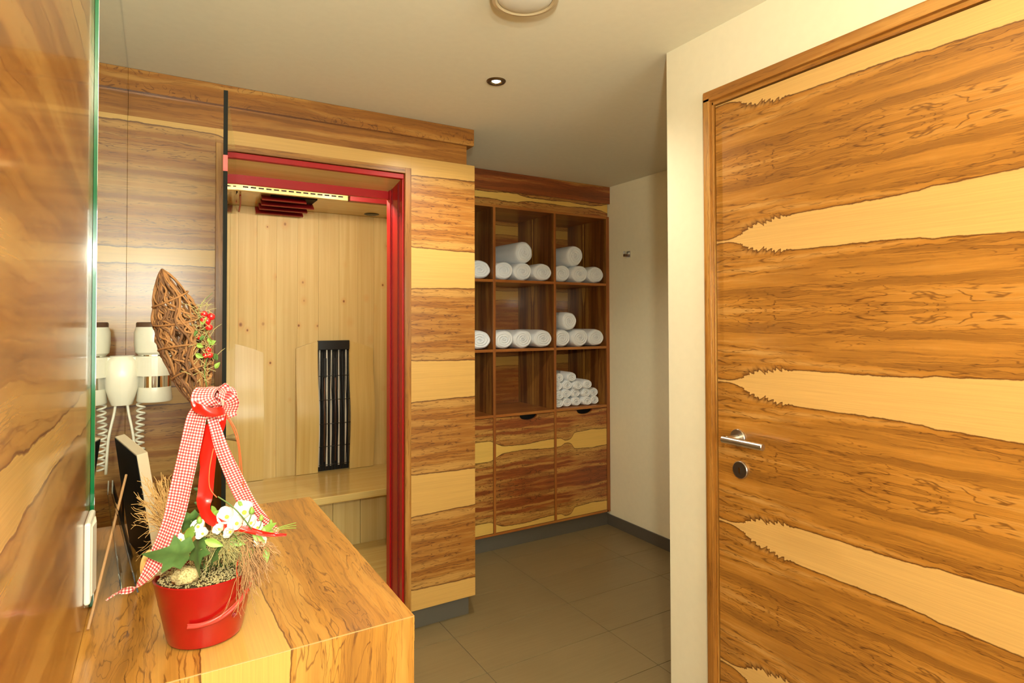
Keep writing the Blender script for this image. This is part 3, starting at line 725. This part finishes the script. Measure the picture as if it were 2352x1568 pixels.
lth('rear_shell', [(.046, 1.318), (.057, 1.328), (.0605, 1.36), (.060, 1.395), (.055, 1.412), (.054, 1.412)], (HDX, hy, 0), 'white_plastic', hd)
lth('air_intake', [(.0545, 1.4115), (.0545, 1.424), (.052, 1.428), (0, 1.428)], (HDX, hy, 0), 'brown_vent', hd)
lth('chrome_barrel', [(.040, 1.210), (.0485, 1.212), (.0495, 1.32), (.046, 1.322)], (HDX, hy, 0), 'chrome', hd)
lth('nozzle', [(.0, 1.168), (.030, 1.166), (.050, 1.163), (.053, 1.168), (.0485, 1.212), (.040, 1.214)], (HDX, hy, 0), 'white_plastic', hd)
pts = []
for i in range(24*11):
    a = i*2*PI/24; z = 1.165-i*.0195/24
    pts.append((-.046+.011*math.cos(a)+.002*math.sin(z*40), hy-.012+.011*math.sin(a), z))
bm = bmesh.new(); tube(bm, pts, .0036, 7); link('coiled_cord', bm, 'white_plastic', hd, smooth=True)

# ------------------------------------------------------------------ leaning slab + acrylic stand + stick
A = [Vector((-.084, 1.70, 1.158)), Vector((-.034, 1.44, 1.158)), Vector((.004, 1.44, .902)), Vector((-.052, 1.70, .902))]
th = Vector((.019, .004, .004))
def slab(name, c, th, mat, parent, bevel=.001):
    bm = bmesh.new(); a = [bm.verts.new(p) for p in c]; b = [bm.verts.new(p+th) for p in c]
    bm.faces.new(a); bm.faces.new(b[::-1])
    for i in range(4): bm.faces.new((a[i], b[i], b[(i+1) % 4], a[(i+1) % 4]))
    return link(name, bm, mat, parent, 'z', bevel)
sl = empty('leaning_display_board', (-.02, 1.57, .90), 'thick white-edged board with black face leaning toward the mirror behind the pot', 'board')
slab('board_body', A, th, simple('board_white', lin(196, 178, 150), .4), sl)
def inset(c, t):
    m = sum(c, Vector())/4; return [p+(m-p)*t for p in c]
slab('black_face', [p-th*.07 for p in inset(A, .02)], th*.06, simple('gloss_black', (.004, .004, .005), .5, Specular_IOR_Level=.12), sl, 0)
ac = empty('acrylic_leaflet_stand', (-.07, 1.45, .90), 'clear acrylic leaflet stand between mirror and black board', 'stand')
B = [Vector((-.086, 1.50, 1.10)), Vector((-.080, 1.38, 1.10)), Vector((-.056, 1.38, .905)), Vector((-.062, 1.50, .905))]
slab('back_sheet', B, Vector((.003, 0, 0)), 'acrylic', ac, .0004)
slab('front_sheet', [Vector((-.079, 1.50, 1.10)), Vector((-.073, 1.38, 1.10)), Vector((-.030, 1.38, .903)), Vector((-.036, 1.50, .903))], Vector((.003, 0, 0)), 'acrylic', ac, .0004)
bm = bmesh.new(); tube(bm, [Vector((-.0985, 1.262, .902)), pt(290, 1090, 1.47)], .0024, 8)
tag(link('wooden_stick', bm, 'twig_red', origin=(-.0985, 1.262, .90)), 'thin wooden stick leaning up from the counter beside the gingham ribbon tip', 'stick')

# ================================================================== RED POT ARRANGEMENT
PC = Vector((.074, 1.147, CZ)); YP = 1.147
pot = empty('flower_pot', PC, 'glossy red plant pot with strap handle standing on the walnut counter', 'pot')
lth('pot_body', [(0, .0008), (.050, .0008), (.0565, .004), (.0585, .010), (.0775, .104), (.0785, .108), (.0765, .1095), (.074, .107), (.0735, .095), (0, .095)], PC, 'pot_red', pot, seg=72)
def on_pot(ang, h, off=.003):
    rr = .0575+(.0785-.0575)*h/.108+off
    return PC+Vector((rr*math.cos(ang), rr*math.sin(ang), h))
def ribbon(bm, pts, widths, wdir, th=.0006, uo=0):
    """flat band; wdir: function or vector list giving across direction"""
    uvl = bm.loops.layers.uv.get('UVMap') or bm.loops.layers.uv.new('UVMap'); n = len(pts); rows = []; L = 0; us = []
    for i, p in enumerate(pts):
        if i: L += (pts[i]-pts[i-1]).length
        d = (pts[min(i+1, n-1)]-pts[max(i-1, 0)]).normalized()
        wv = wdir(i/(n-1)) if callable(wdir) else wdir
        wv = (wv-d*wv.dot(d)).normalized(); nn = d.cross(wv)
        wi = widths(i/(n-1)) if callable(widths) else widths
        rows.append([(bm.verts.new(p+wv*wi*(j/4-.5)+nn*(.0012*math.sin(j*1.6+i*.25))+nn*s*th), L, wi*(j/4-.5)) for s in (-.5, .5) for j in range(5)])
    def f(q):
        fc = bm.faces.new([a[0] for a in q])
        for l, a in zip(fc.loops, q): l[uvl].uv = (a[2]+uo, a[1])
    for A_, B_ in zip(rows, rows[1:]):
        for s in (0, 5):
            for j in range(4): f((A_[s+j], A_[s+j+1], B_[s+j+1], B_[s+j]))
        f((A_[0], A_[5], B_[5], B_[0])); f((A_[4], A_[9], B_[9], B_[4]))
# strap handle hanging across the front
hp = [on_pot(-.35, .106, .004), on_pot(-.62, .090, .006), on_pot(-.95, .070, .007), on_pot(-1.35, .054, .007), on_pot(-1.72, .048, .006), on_pot(-2.0, .048, .004)]
bm = bmesh.new(); ribbon(bm, catmull(hp, 8), .0075, Vector((0, 0, 1)), .0018); link('strap_handle', bm, simple('strap_shine', lin(214, 66, 56), .3), pot, keepuv=True, smooth=True)  # shine on the strap put into its lighter pink colour
lth('handle_rivet', [(0, -.003), (.0035, -.002), (.004, 0)], on_pot(-.95, .045, .001)+Vector((0, 0, 0)), 'red_slat', pot, 'y', 14)
# filling: soil, gravel, stone
bm = bmesh.new(); lathe(bm, [(0, .100), (.04, .104), (.073, .098), (.073, .0955), (0, .0955)], PC, 'z', 40)
tag(link('potting_soil', bm, 'soil', origin=PC), 'dark potting soil filling the red pot', 'soil', kind='stuff')
def blob(bm, c, r, seed, sq=(1, 1, 1), sub=1):
    rr = random.Random(seed); m = bmesh.ops.create_icosphere(bm, subdivisions=sub, radius=r)
    for v in m['verts']:
        k = 1+rr.uniform(-.16, .16); v.co = Vector((v.co.x*sq[0]*k, v.co.y*sq[1]*k, v.co.z*sq[2]*k))+Vector(c)
bm = bmesh.new()
for k in range(1700):
    a = R.uniform(0, 2*PI); q = .070*math.sqrt(R.random())
    blob(bm, PC+Vector((q*math.cos(a), q*math.sin(a), .105+.004*R.random()+.006*(1-q/.07))), R.uniform(.0009, .0019), k, sub=1)
tag(link('gravel', bm, 'stone', origin=PC+Vector((0, 0, .1))), 'pale sandy gravel covering the soil in the pot', 'gravel', kind='stuff')
sc_ = pt(430, 1318, 1.09)
for (c, r_, s, lb) in ((pt(428, 1322, 1.09), .016, (1.25, .9, .8), 'pale speckled stone at the front rim of the pot'), (pt(365, 1308, 1.12), .011, (1.1, .9, .8), 'small pale stone at the left rim of the pot')):
    bm = bmesh.new(); blob(bm, c, r_, 5, s, 3)
    tag(link('pebble', bm, 'stone', smooth=True, origin=c), lb, 'stone')
bm = bmesh.new(); c = pt(342, 1300, 1.12)
lathe(bm, [(0, -.003), (.018, -.003), (.020, 0), (.018, .003), (0, .003)], c, (Vector((0, 0, 1.3)), Vector((.6, .3, 0)), Vector((.5, -.8, 0)).normalized()), 28)
tag(link('wood_slice', bm, 'cork', smooth=False, origin=c), 'thin round wood slice tucked at the left rim of the red pot', 'decoration')

# ---- woven vine cone
p0, p1 = pt(457, 930, YP), pt(372, 618, YP+.015)
axv = (p1-p0); Lc = axv.length; ad = axv.normalized(); sx_, sy_ = frame_of(ad)
sx_ = Rv-ad*Rv.dot(ad); sx_.normalize(); sy_ = ad.cross(sx_)
vc = empty('woven_vine_cone', p0-Vector((0, 0, .15)), 'leaf-shaped cone of woven brown vine standing up from the red pot', 'decoration')
def cone_pt(s, a, k=1.0):
    rad = .042*(max(0, math.sin(PI*min(1, s)**1.05)))**.72*(1-.10*s)+.004*(1-s)
    return p0+ad*(s*Lc)+sx_*(rad*k*math.cos(a))+sy_*(rad*k*.62*math.sin(a))+sx_*(.004*math.sin(PI*s))
for k in range(88):
    s0 = R.uniform(-.0, .55) if k > 26 else 0; s1 = min(1, s0+R.uniform(.25, .6)) if k > 26 else 1
    a0 = R.uniform(0, 2*PI); tw = R.uniform(-2.6, 2.6) if k > 26 else R.uniform(-.7, .7); kk = R.uniform(.86, 1.05)
    n = 22; pts = [cone_pt(s0+(s1-s0)*i/n, a0+tw*i/n+.18*math.sin(i*.9+k), kk+.03*math.sin(i*.8+k*2)) for i in range(n+1)]
    bm = bmesh.new(); tube(bm, pts, R.uniform(.0017, .0030), 6, r_end=R.uniform(.001, .0018)); link('vine_strand', bm, 'vine' if k % 3 else 'vine_dark', vc, smooth=True)
for s_ in (.24, .42, .62, .78):
    n = 26; bm = bmesh.new(); tube(bm, [cone_pt(s_+.03*math.sin(i*2*PI/n+s_*9), i*2*PI/n, 1.05) for i in range(n+1)], .0017, 6); link('vine_strand', bm, 'vine', vc, smooth=True)
bm = bmesh.new(); tube(bm, [cone_pt(.12, 0, 0), p0, p0-Vector((-.008, 0, .09)), Vector((.083, YP+.01, CZ+.098))], .0045, 8); link('support_stem', bm, 'vine', vc, smooth=True)

# ---- berry sprig along its right side
bs = empty('berry_sprig', pt(480, 905, YP-.02), 'green twig with red berries tied along the right side of the vine cone', 'sprig')
stem = catmull([pt(478, 900, YP-.02), pt(470, 850, YP-.03), pt(482, 790, YP-.03), pt(462, 740, YP-.03), pt(458, 705, YP-.02), pt(488, 672, YP-.02)], 8)
bm = bmesh.new(); tube(bm, stem, .0011, 6, r_end=.0004); link('stem', bm, 'stem_green', bs, smooth=True)
for (x, y, rr) in ((469, 721, .0052), (485, 727, .0062), (476, 737, .0055), (467, 735, .005), (480, 751, .0058), (478, 803, .0048), (472, 816, .0045), (482, 815, .0052), (459, 775, .0036)):
    c = pt(x, y, YP-.036); bm = bmesh.new(); bmesh.ops.create_icosphere(bm, subdivisions=3, radius=rr)
    for v in bm.verts: v.co += c
    link('berry', bm, 'berry', bs, smooth=True)
    q = min(stem, key=lambda p: (p-c).length); bm = bmesh.new(); tube(bm, [q, c], .0006, 5); link('berry_stalk', bm, 'stem_green', bs)
def leaf_mesh(bm, c, tipv, wv, ln, wd_, curl=.15, lobes=None):
    """leaf from base c along tipv with width wd_; lobes: list of (s, half width) outline"""
    tipv = tipv.normalized(); wv = (wv-tipv*wv.dot(tipv)).normalized(); nv = tipv.cross(wv)
    prof = lobes or [(0, .04), (.15, .6), (.35, .95), (.55, .9), (.75, .6), (.9, .25), (1, .0)]
    rows = []
    for s, h in prof:
        q = c+tipv*ln*s+nv*(-curl*ln*s*s)
        rows.append([bm.verts.new(q+wv*wd_*.5*h*j+nv*(abs(j)*h*wd_*.16)) for j in (-1, -.5, 0, .5, 1)])
    off = -nv*.0004
    low = [[bm.verts.new(v.co+off) for v in r_] for r_ in rows]
    for A_, B_ in zip(rows, rows[1:]):
        for j in range(4): bm.faces.new((A_[j], A_[j+1], B_[j+1], B_[j]))
    for A_, B_ in zip(low, low[1:]):
        for j in range(4): bm.faces.new((A_[j], B_[j], B_[j+1], A_[j+1]))
for (x, y, dx, dy, ln) in ((449, 812, 10, 6, .014), (500, 826, -6, -10, .015), (494, 846, 8, -12, .013), (470, 772, -10, 6, .012), (480, 790, 12, -6, .012), (455, 760, -8, 8, .013), (462, 745, 10, -14, .014), (478, 776, 6, 10, .011), (452, 790, 8, 4, .012), (500, 815, -4, 12, .012)):
    a_ = pt(x, y, YP-.038); b_ = pt(x+dx, y+dy, YP-.042); bm = bmesh.new(); leaf_mesh(bm, a_, b_-a_, Uv+Rv*.2, ln, .0085); link('leaf', bm, 'light_leaf' if dx > 0 else 'ivy_leaf', bs)
bm = bmesh.new()
for k in range(110):
    x = R.gauss(462, 12); y = R.uniform(690, 880)
    if y < 820: x += (820-y)*-.08+12; 
    a_ = pt(x, y, YP-.034+R.uniform(-.01, .01)); d_ = Vector((R.uniform(-1, 1), R.uniform(-.5, .2), R.uniform(-.6, 1))).normalized()*R.uniform(.008, .02)
    tube(bm, [a_, a_+d_*.5+Vector((0, 0, .001)), a_+d_], .00055, 4, r_end=.0003)
tag(link('moss_needles', bm, 'moss', bs), kind='stuff')
bs.children[-1].data.materials[0] = M['stem_green']

# ---- gingham bow
gb = empty('gingham_ribbon', pt(485, 930, YP-.04), 'red and white gingham ribbon bow with two long tails on the vine cone', 'ribbon')
def grib(name, pl, wd_, wdir, mat='gingham', par=None, n=9, th=.0006):
    bm = bmesh.new(); ribbon(bm, catmull(pl, n), wd_, wdir, th); o = link(name, bm, mat, par, keepuv=True, smooth=True)
    m = o.modifiers.new('edge', 'EDGE_SPLIT'); m.split_angle = math.radians(45); return o
YF = YP-.055
grib('ribbon_tail', [pt(462, 935, YF), pt(452, 960, YF-.008), pt(437, 1020, YF-.012), pt(420, 1100, YF-.012), pt(402, 1180, YF-.01), pt(374, 1255, YF-.01), pt(345, 1310, YF-.006), pt(312, 1348, YF-.01), pt(275, 1358, YF-.012), pt(245, 1378, YF-.02)],
     lambda t: .034 if t < .55 else (.034-.024*(t-.55)/.35 if t < .9 else .010), lambda t: Rv*1.0+Uv*(.25+.5*t)+Fv*(.9*max(0, t-.65)), par=gb)
grib('ribbon_tail', [pt(482, 945, YF+.005), pt(492, 975, YF-.002), pt(513, 1040, YF), pt(545, 1110, YF+.01), pt(578, 1170, YF+.02), pt(606, 1200, YF+.03), pt(640, 1220, YF+.035)],
     lambda t: .011+.032*min(1, t/.5)*.5 if t < .75 else .027-.07*(t-.75), lambda t: Rv+Uv*.35+Fv*(.2+.9*max(0, t-.7)), par=gb)
for (pl, wdir) in (([pt(500, 930, YF), pt(480, 932, YF-.018), pt(466, 915, YF-.02), pt(474, 893, YF-.006), pt(495, 890, YF+.006), pt(508, 905, YF+.008), pt(500, 925, YF+.004)], Rv*.9+Fv*.3),
                   ([pt(498, 940, YF+.004), pt(512, 930, YF-.012), pt(522, 905, YF-.006), pt(512, 890, YF+.012), pt(500, 905, YF+.02), pt(500, 935, YF+.012)], Rv*.35+Fv*.9),
                   ([pt(500, 925, YF-.008), pt(516, 918, YF-.016), pt(525, 930, YF-.008), pt(518, 950, YF+.002), pt(521, 962, YF+.004)], Rv*.7+Fv*.6)):
    grib('bow_loop', pl, .033, wdir, par=gb)
# ---- red satin ribbon
sr = empty('red_satin_ribbon', pt(480, 930, YP-.05), 'shiny red satin ribbon knotted round the bow and trailing over the white flowers', 'ribbon')
grib('knot_band', [pt(440, 918, YF-.004), pt(452, 935, YF-.024), pt(478, 946, YF-.030), pt(505, 944, YF-.024), pt(516, 934, YF-.004), pt(505, 915, YF+.03), pt(470, 905, YF+.03), pt(440, 916, YF+.004)], .0145, Uv, 'satin_red', sr)
grib('ribbon_tail', [pt(505, 945, YF+.01), pt(502, 975, YF+.008), pt(485, 1010, YF+.012), pt(478, 1070, YF+.012), pt(472, 1130, YF+.012), pt(468, 1160, YF+.010), pt(478, 1185, YF+.0), pt(510, 1205, YF-.016), pt(560, 1214, YF-.026), pt(610, 1226, YF-.03), pt(658, 1228, YF-.036)],
     lambda t: .023 if t < .45 else max(.004, .023-.035*(t-.45)), lambda t: Rv*(1-min(1, t/.55))+Uv*(.15+.8*t)+Fv*.3*t, 'satin_red', sr)
grib('ribbon_tail', [pt(478, 975, YF+.02), pt(470, 1010, YF+.024), pt(466, 1060, YF+.02), pt(474, 1085, YF+.016), pt(482, 1120, YF+.02), pt(470, 1150, YF+.02)], .012, Rv+Uv*.2, 'satin_red', sr)
for pl in ([pt(520, 950, YF), pt(543, 990, YF-.004), pt(552, 1040, YF), pt(556, 1085, YF+.006), pt(560, 1120, YF+.008)], [pt(516, 950, YF+.004), pt(536, 985, YF+.008), pt(548, 1030, YF+.01), pt(551, 1090, YF+.01)], [pt(490, 1030, YF-.004), pt(481, 1080, YF-.008), pt(482, 1120, YF-.01), pt(498, 1142, YF-.012)]):
    bm = bmesh.new(); tube(bm, catmull(pl, 8), .0009, 6); link('wire_loop', bm, 'orange_wire', sr, smooth=True)
bm = bmesh.new(); tube(bm, catmull([pt(560, 1225, YF), pt(552, 1270, YF-.01), pt(543, 1305, YF-.01), pt(548, 1330, YF-.012)], 8), .0011, 6); link('wire_loop', bm, 'satin_red', sr, smooth=True)

# ---- ivy
iv = empty('ivy_plant', PC+Vector((-.02, -.03, .1)), 'ivy with large dark green lobed leaves spreading over the front of the pot', 'plant')
def ivy_leaf(c, tip, side, sz, par, mat='ivy_leaf'):
    c = Vector(c); t_ = (tip-c).normalized(); s_ = (side-t_*side.dot(t_)).normalized(); n_ = t_.cross(s_)
    if n_.dot(Fv) > 0: n_ = -n_
    out = [(-.28, .0), (-.36, .22), (-.18, .52), (.06, .40), (.30, .62), (.36, .30), (.62, .20), (1.0, 0), (.62, -.20), (.36, -.30), (.30, -.62), (.06, -.40), (-.18, -.52), (-.36, -.22)]
    bm = bmesh.new()
    for lift in (0, -.0005):
        ctr = bm.verts.new(c+n_*(sz*.02+lift)); mid = []; rim_ = []
        for a_, b_ in out:
            for arr, k in ((mid, .55), (rim_, 1)):
                rr = math.hypot(a_, b_)*k
                arr.append(bm.verts.new(c+t_*a_*sz*k+s_*b_*sz*k+n_*(sz*(.05*math.sin(b_*9*k)-.16*rr*rr+.02)+lift)))
        n = len(out)
        for i in range(n):
            j = (i+1) % n; bm.faces.new((ctr, mid[i], mid[j])); bm.faces.new((mid[i], rim_[i], rim_[j], mid[j]))
    o = link('leaf', bm, mat, par, smooth=True); return o
YI = 1.06
for (x, y, tx, ty, sz, mt, yy) in ((412, 1272, 340, 1278, .052, 'ivy_leaf', YI), (455, 1258, 452, 1300, .046, 'ivy_leaf', YI+.012), (492, 1272, 480, 1308, .040, 'ivy_leaf', YI+.01),
                                  (438, 1195, 400, 1210, .034, 'ivy_leaf', YI+.05), (505, 1190, 520, 1215, .030, 'ivy_leaf', YI+.05), (560, 1270, 590, 1262, .022, 'light_leaf', YI+.02), (450, 1215, 470, 1185, .026, 'light_leaf', YI+.045)):
    c = pt(x, y, yy); ivy_leaf(c, pt(tx, ty, yy-.012), Uv*.8+Rv*.4, sz, iv, mt)
    bm = bmesh.new(); tube(bm, catmull([c, (c+PC+Vector((0, 0, .11)))/2+Vector((0, 0, .01)), PC+Vector((R.uniform(-.02, .02), R.uniform(-.02, .02), .1))], 6), .0012, 6); link('leaf_stalk', bm, 'stem_green', iv, smooth=True)
# ---- white flowers
wf = empty('white_flower_plant', PC+Vector((.04, 0, .1)), 'cluster of small white flowers and buds with bright green leaves at the pot back', 'plant')
def flower(c, up, rad, seed):
    rr = random.Random(seed); up = up.normalized(); fx, fy = frame_of(up); rad *= 1.25
    bm = bmesh.new(); n = 6
    for k in range(n):
        a_ = 2*PI*k/n+rr.uniform(-.2, .2); d_ = fx*math.cos(a_)+fy*math.sin(a_)
        leaf_mesh(bm, c+d_*.001, d_+up*rr.uniform(.25, .7), up.cross(d_), rad*rr.uniform(.85, 1.1), rad*1.05, -.2, [(0, .3), (.3, .85), (.6, 1), (.85, .8), (1, .35)])
    f = link('flower', bm, 'petal', wf, smooth=True)
    bm = bmesh.new(); bmesh.ops.create_icosphere(bm, subdivisions=2, radius=rad*.2)
    for v in bm.verts: v.co += c+up*rad*.15
    link('flower_centre', bm, 'yellow', f, smooth=True)
    bm = bmesh.new(); tube(bm, catmull([c, c-up*.015-Vector((0, 0, .01)), Vector((PC.x+.03, PC.y, CZ+.1))], 6), .0009, 5); link('flower_stalk', bm, 'stem_green', wf)
for i, (x, y, rad, yy) in enumerate(((522, 1188, .0135, 1.085), (562, 1178, .0155, 1.095), (545, 1203, .012, 1.07), (578, 1202, .011, 1.085), (592, 1212, .009, 1.08), (455, 1210, .0095, 1.075), (466, 1226, .008, 1.065), (415, 1240, .008, 1.075), (598, 1243, .010, 1.07), (530, 1222, .009, 1.065), (505, 1216, .008, 1.075))):
    flower(pt(x, y, yy), -Fv+Uv*.8+Rv*R.uniform(-.6, .6), rad, i)
for (x, y, rr, yy) in ((578, 1174, .0055, 1.07), (622, 1200, .004, 1.09), (600, 1190, .0045, 1.08), (458, 1196, .005, 1.07)):
    c = pt(x, y, yy); bm = bmesh.new(); lathe(bm, [(0, -rr), (rr*.7, -rr*.6), (rr*.85, 0), (rr*.5, rr), (0, rr*1.5)], c, 'z', 12); link('bud', bm, 'light_leaf', wf, smooth=True)
    bm = bmesh.new(); tube(bm, catmull([c, c-Vector((.006, 0, .02)), Vector((PC.x+.03, PC.y, CZ+.1))], 6), .0009, 5); link('flower_stalk', bm, 'stem_green', wf)
for (x, y, tx, ty, ln, yy) in ((430, 1245, 442, 1205, .034, 1.07), (600, 1225, 625, 1205, .03, 1.08), (610, 1255, 612, 1280, .026, 1.07), (470, 1240, 500, 1250, .03, 1.06), (580, 1225, 600, 1240, .025, 1.07), (500, 1180, 480, 1160, .024, 1.1), (600, 1210, 628, 1225, .025, 1.08), (560, 1160, 540, 1150, .018, 1.1), (520, 1240, 560, 1250, .03, 1.08), (470, 1195, 500, 1175, .03, 1.10)):
    a_ = pt(x, y, yy); b_ = pt(tx, ty, yy-.01); bm = bmesh.new(); leaf_mesh(bm, a_, b_-a_, Rv+Fv*.5 if abs(ty-y) > abs(tx-x) else Uv+Fv*.4, ln, ln*.45); link('leaf', bm, 'light_leaf', wf, smooth=True)
bm = bmesh.new(); tube(bm, catmull([pt(500, 1140, 1.06), pt(530, 1160, 1.05), pt(555, 1185, 1.045), pt(578, 1215, 1.05)], 8), .0011, 6); link('flower_stalk', bm, 'stem_green', wf, smooth=True)
for k in range(3):
    bm = bmesh.new(); tube(bm, catmull([pt(625, 1215+k*4, 1.08), pt(650, 1208+k*3, 1.08), pt(680, 1200+k*6, 1.085)], 8), .0006, 5); link('grass_blade', bm, 'light_leaf', wf)
sg = empty('eucalyptus_twig', pt(455, 1150, 1.13), 'thin trailing twig of tiny round green leaves between the ribbon tails', 'plant')
st = catmull([pt(470, 1190, 1.12), pt(452, 1140, 1.13), pt(466, 1100, 1.12), pt(472, 1080, 1.11)], 6)
bm = bmesh.new(); tube(bm, st, .0007, 5); link('stem', bm, 'stem_green', sg)
for i, p in enumerate(st[::2]):
    bm = bmesh.new(); leaf_mesh(bm, p, Rv*(1 if i % 2 else -1)+Uv*.5, Uv-Rv*.3, .008, .006); link('leaf', bm, 'ivy_leaf', sg)

# ---- dry twig bundles (real twisted stems)
def twigs(name, label, mat, n, base, tips, spread, r0, seed, cat='twigs'):
    rr = random.Random(seed); bm = bmesh.new()
    for k in range(n):
        b_ = base+Vector((rr.gauss(0, .006), rr.gauss(0, .006), rr.gauss(0, .004)))
        tp = tips(rr); q = [b_]; m_ = 6
        for i in range(1, m_+1):
            f_ = i/m_; p = b_.lerp(tp, f_)+Vector((0, 0, spread*math.sin(PI*f_)))
            p += Vector((rr.uniform(-1, 1), rr.uniform(-1, 1), rr.uniform(-1, 1)))*.0035*f_*1.2; q.append(p)
        tube(bm, catmull(q, 3), r0, 4, r_end=r0*.45)
        for _ in range(2):
            i = rr.randint(3, m_-1); d_ = (q[i]-q[i-1]).normalized()+Vector((rr.uniform(-1, 1), rr.uniform(-1, 1), rr.uniform(-1, 1)))*.8
            tube(bm, [q[i], q[i]+d_*.006, q[i]+d_*.010+Vector((0, 0, rr.uniform(-.003, .003)))], r0*.6, 4, r_end=r0*.3)
    return tag(link(name, bm, mat, origin=base), label, cat, kind='stuff')
twigs('dry_twigs', 'tuft of thin straw-coloured twigs behind the left gingham tail', 'twig', 95, pt(405, 1240, 1.17), lambda r: pt(r.gauss(366, 26), r.uniform(1085, 1190), 1.19+r.uniform(-.03, .05)), .006, .00085, 3)
twigs('dry_twigs', 'sparse curling twigs reaching left over the black board', 'twig', 26, pt(400, 1240, 1.17), lambda r: pt(r.uniform(296, 330), r.uniform(1090, 1290), 1.17+r.uniform(-.02, .03)), .012, .0006, 4)
twigs('dry_twigs', 'bushy reddish tuft of twigs spilling over the right rim of the pot', 'twig_red', 150, pt(560, 1235, 1.09), lambda r: (lambda a, q: pt(565+85*q*math.cos(a), 1250+125*q*math.sin(a), 1.075+r.uniform(-.035, .03)))(r.uniform(.1, 1.75), r.uniform(.45, 1)), .010, .0009, 5)
twigs('dry_twigs', 'long loose twigs hanging down the right front of the red pot', 'twig_red', 12, pt(563, 1290, 1.07), lambda r: pt(r.choice((515, 545, 575, 590, 552))+r.uniform(-8, 8), r.uniform(1375, 1430), 1.060+r.uniform(-.004, .004)), .0, .0006, 8)
twigs('moss_tuft', 'greyish lichen tuft in the middle of the pot under the red ribbon', 'moss', 150, pt(510, 1250, 1.08), lambda r: pt(r.uniform(470, 575), r.uniform(1225, 1310), 1.068+r.uniform(-.015, .02)), .010, .0007, 6, 'moss')
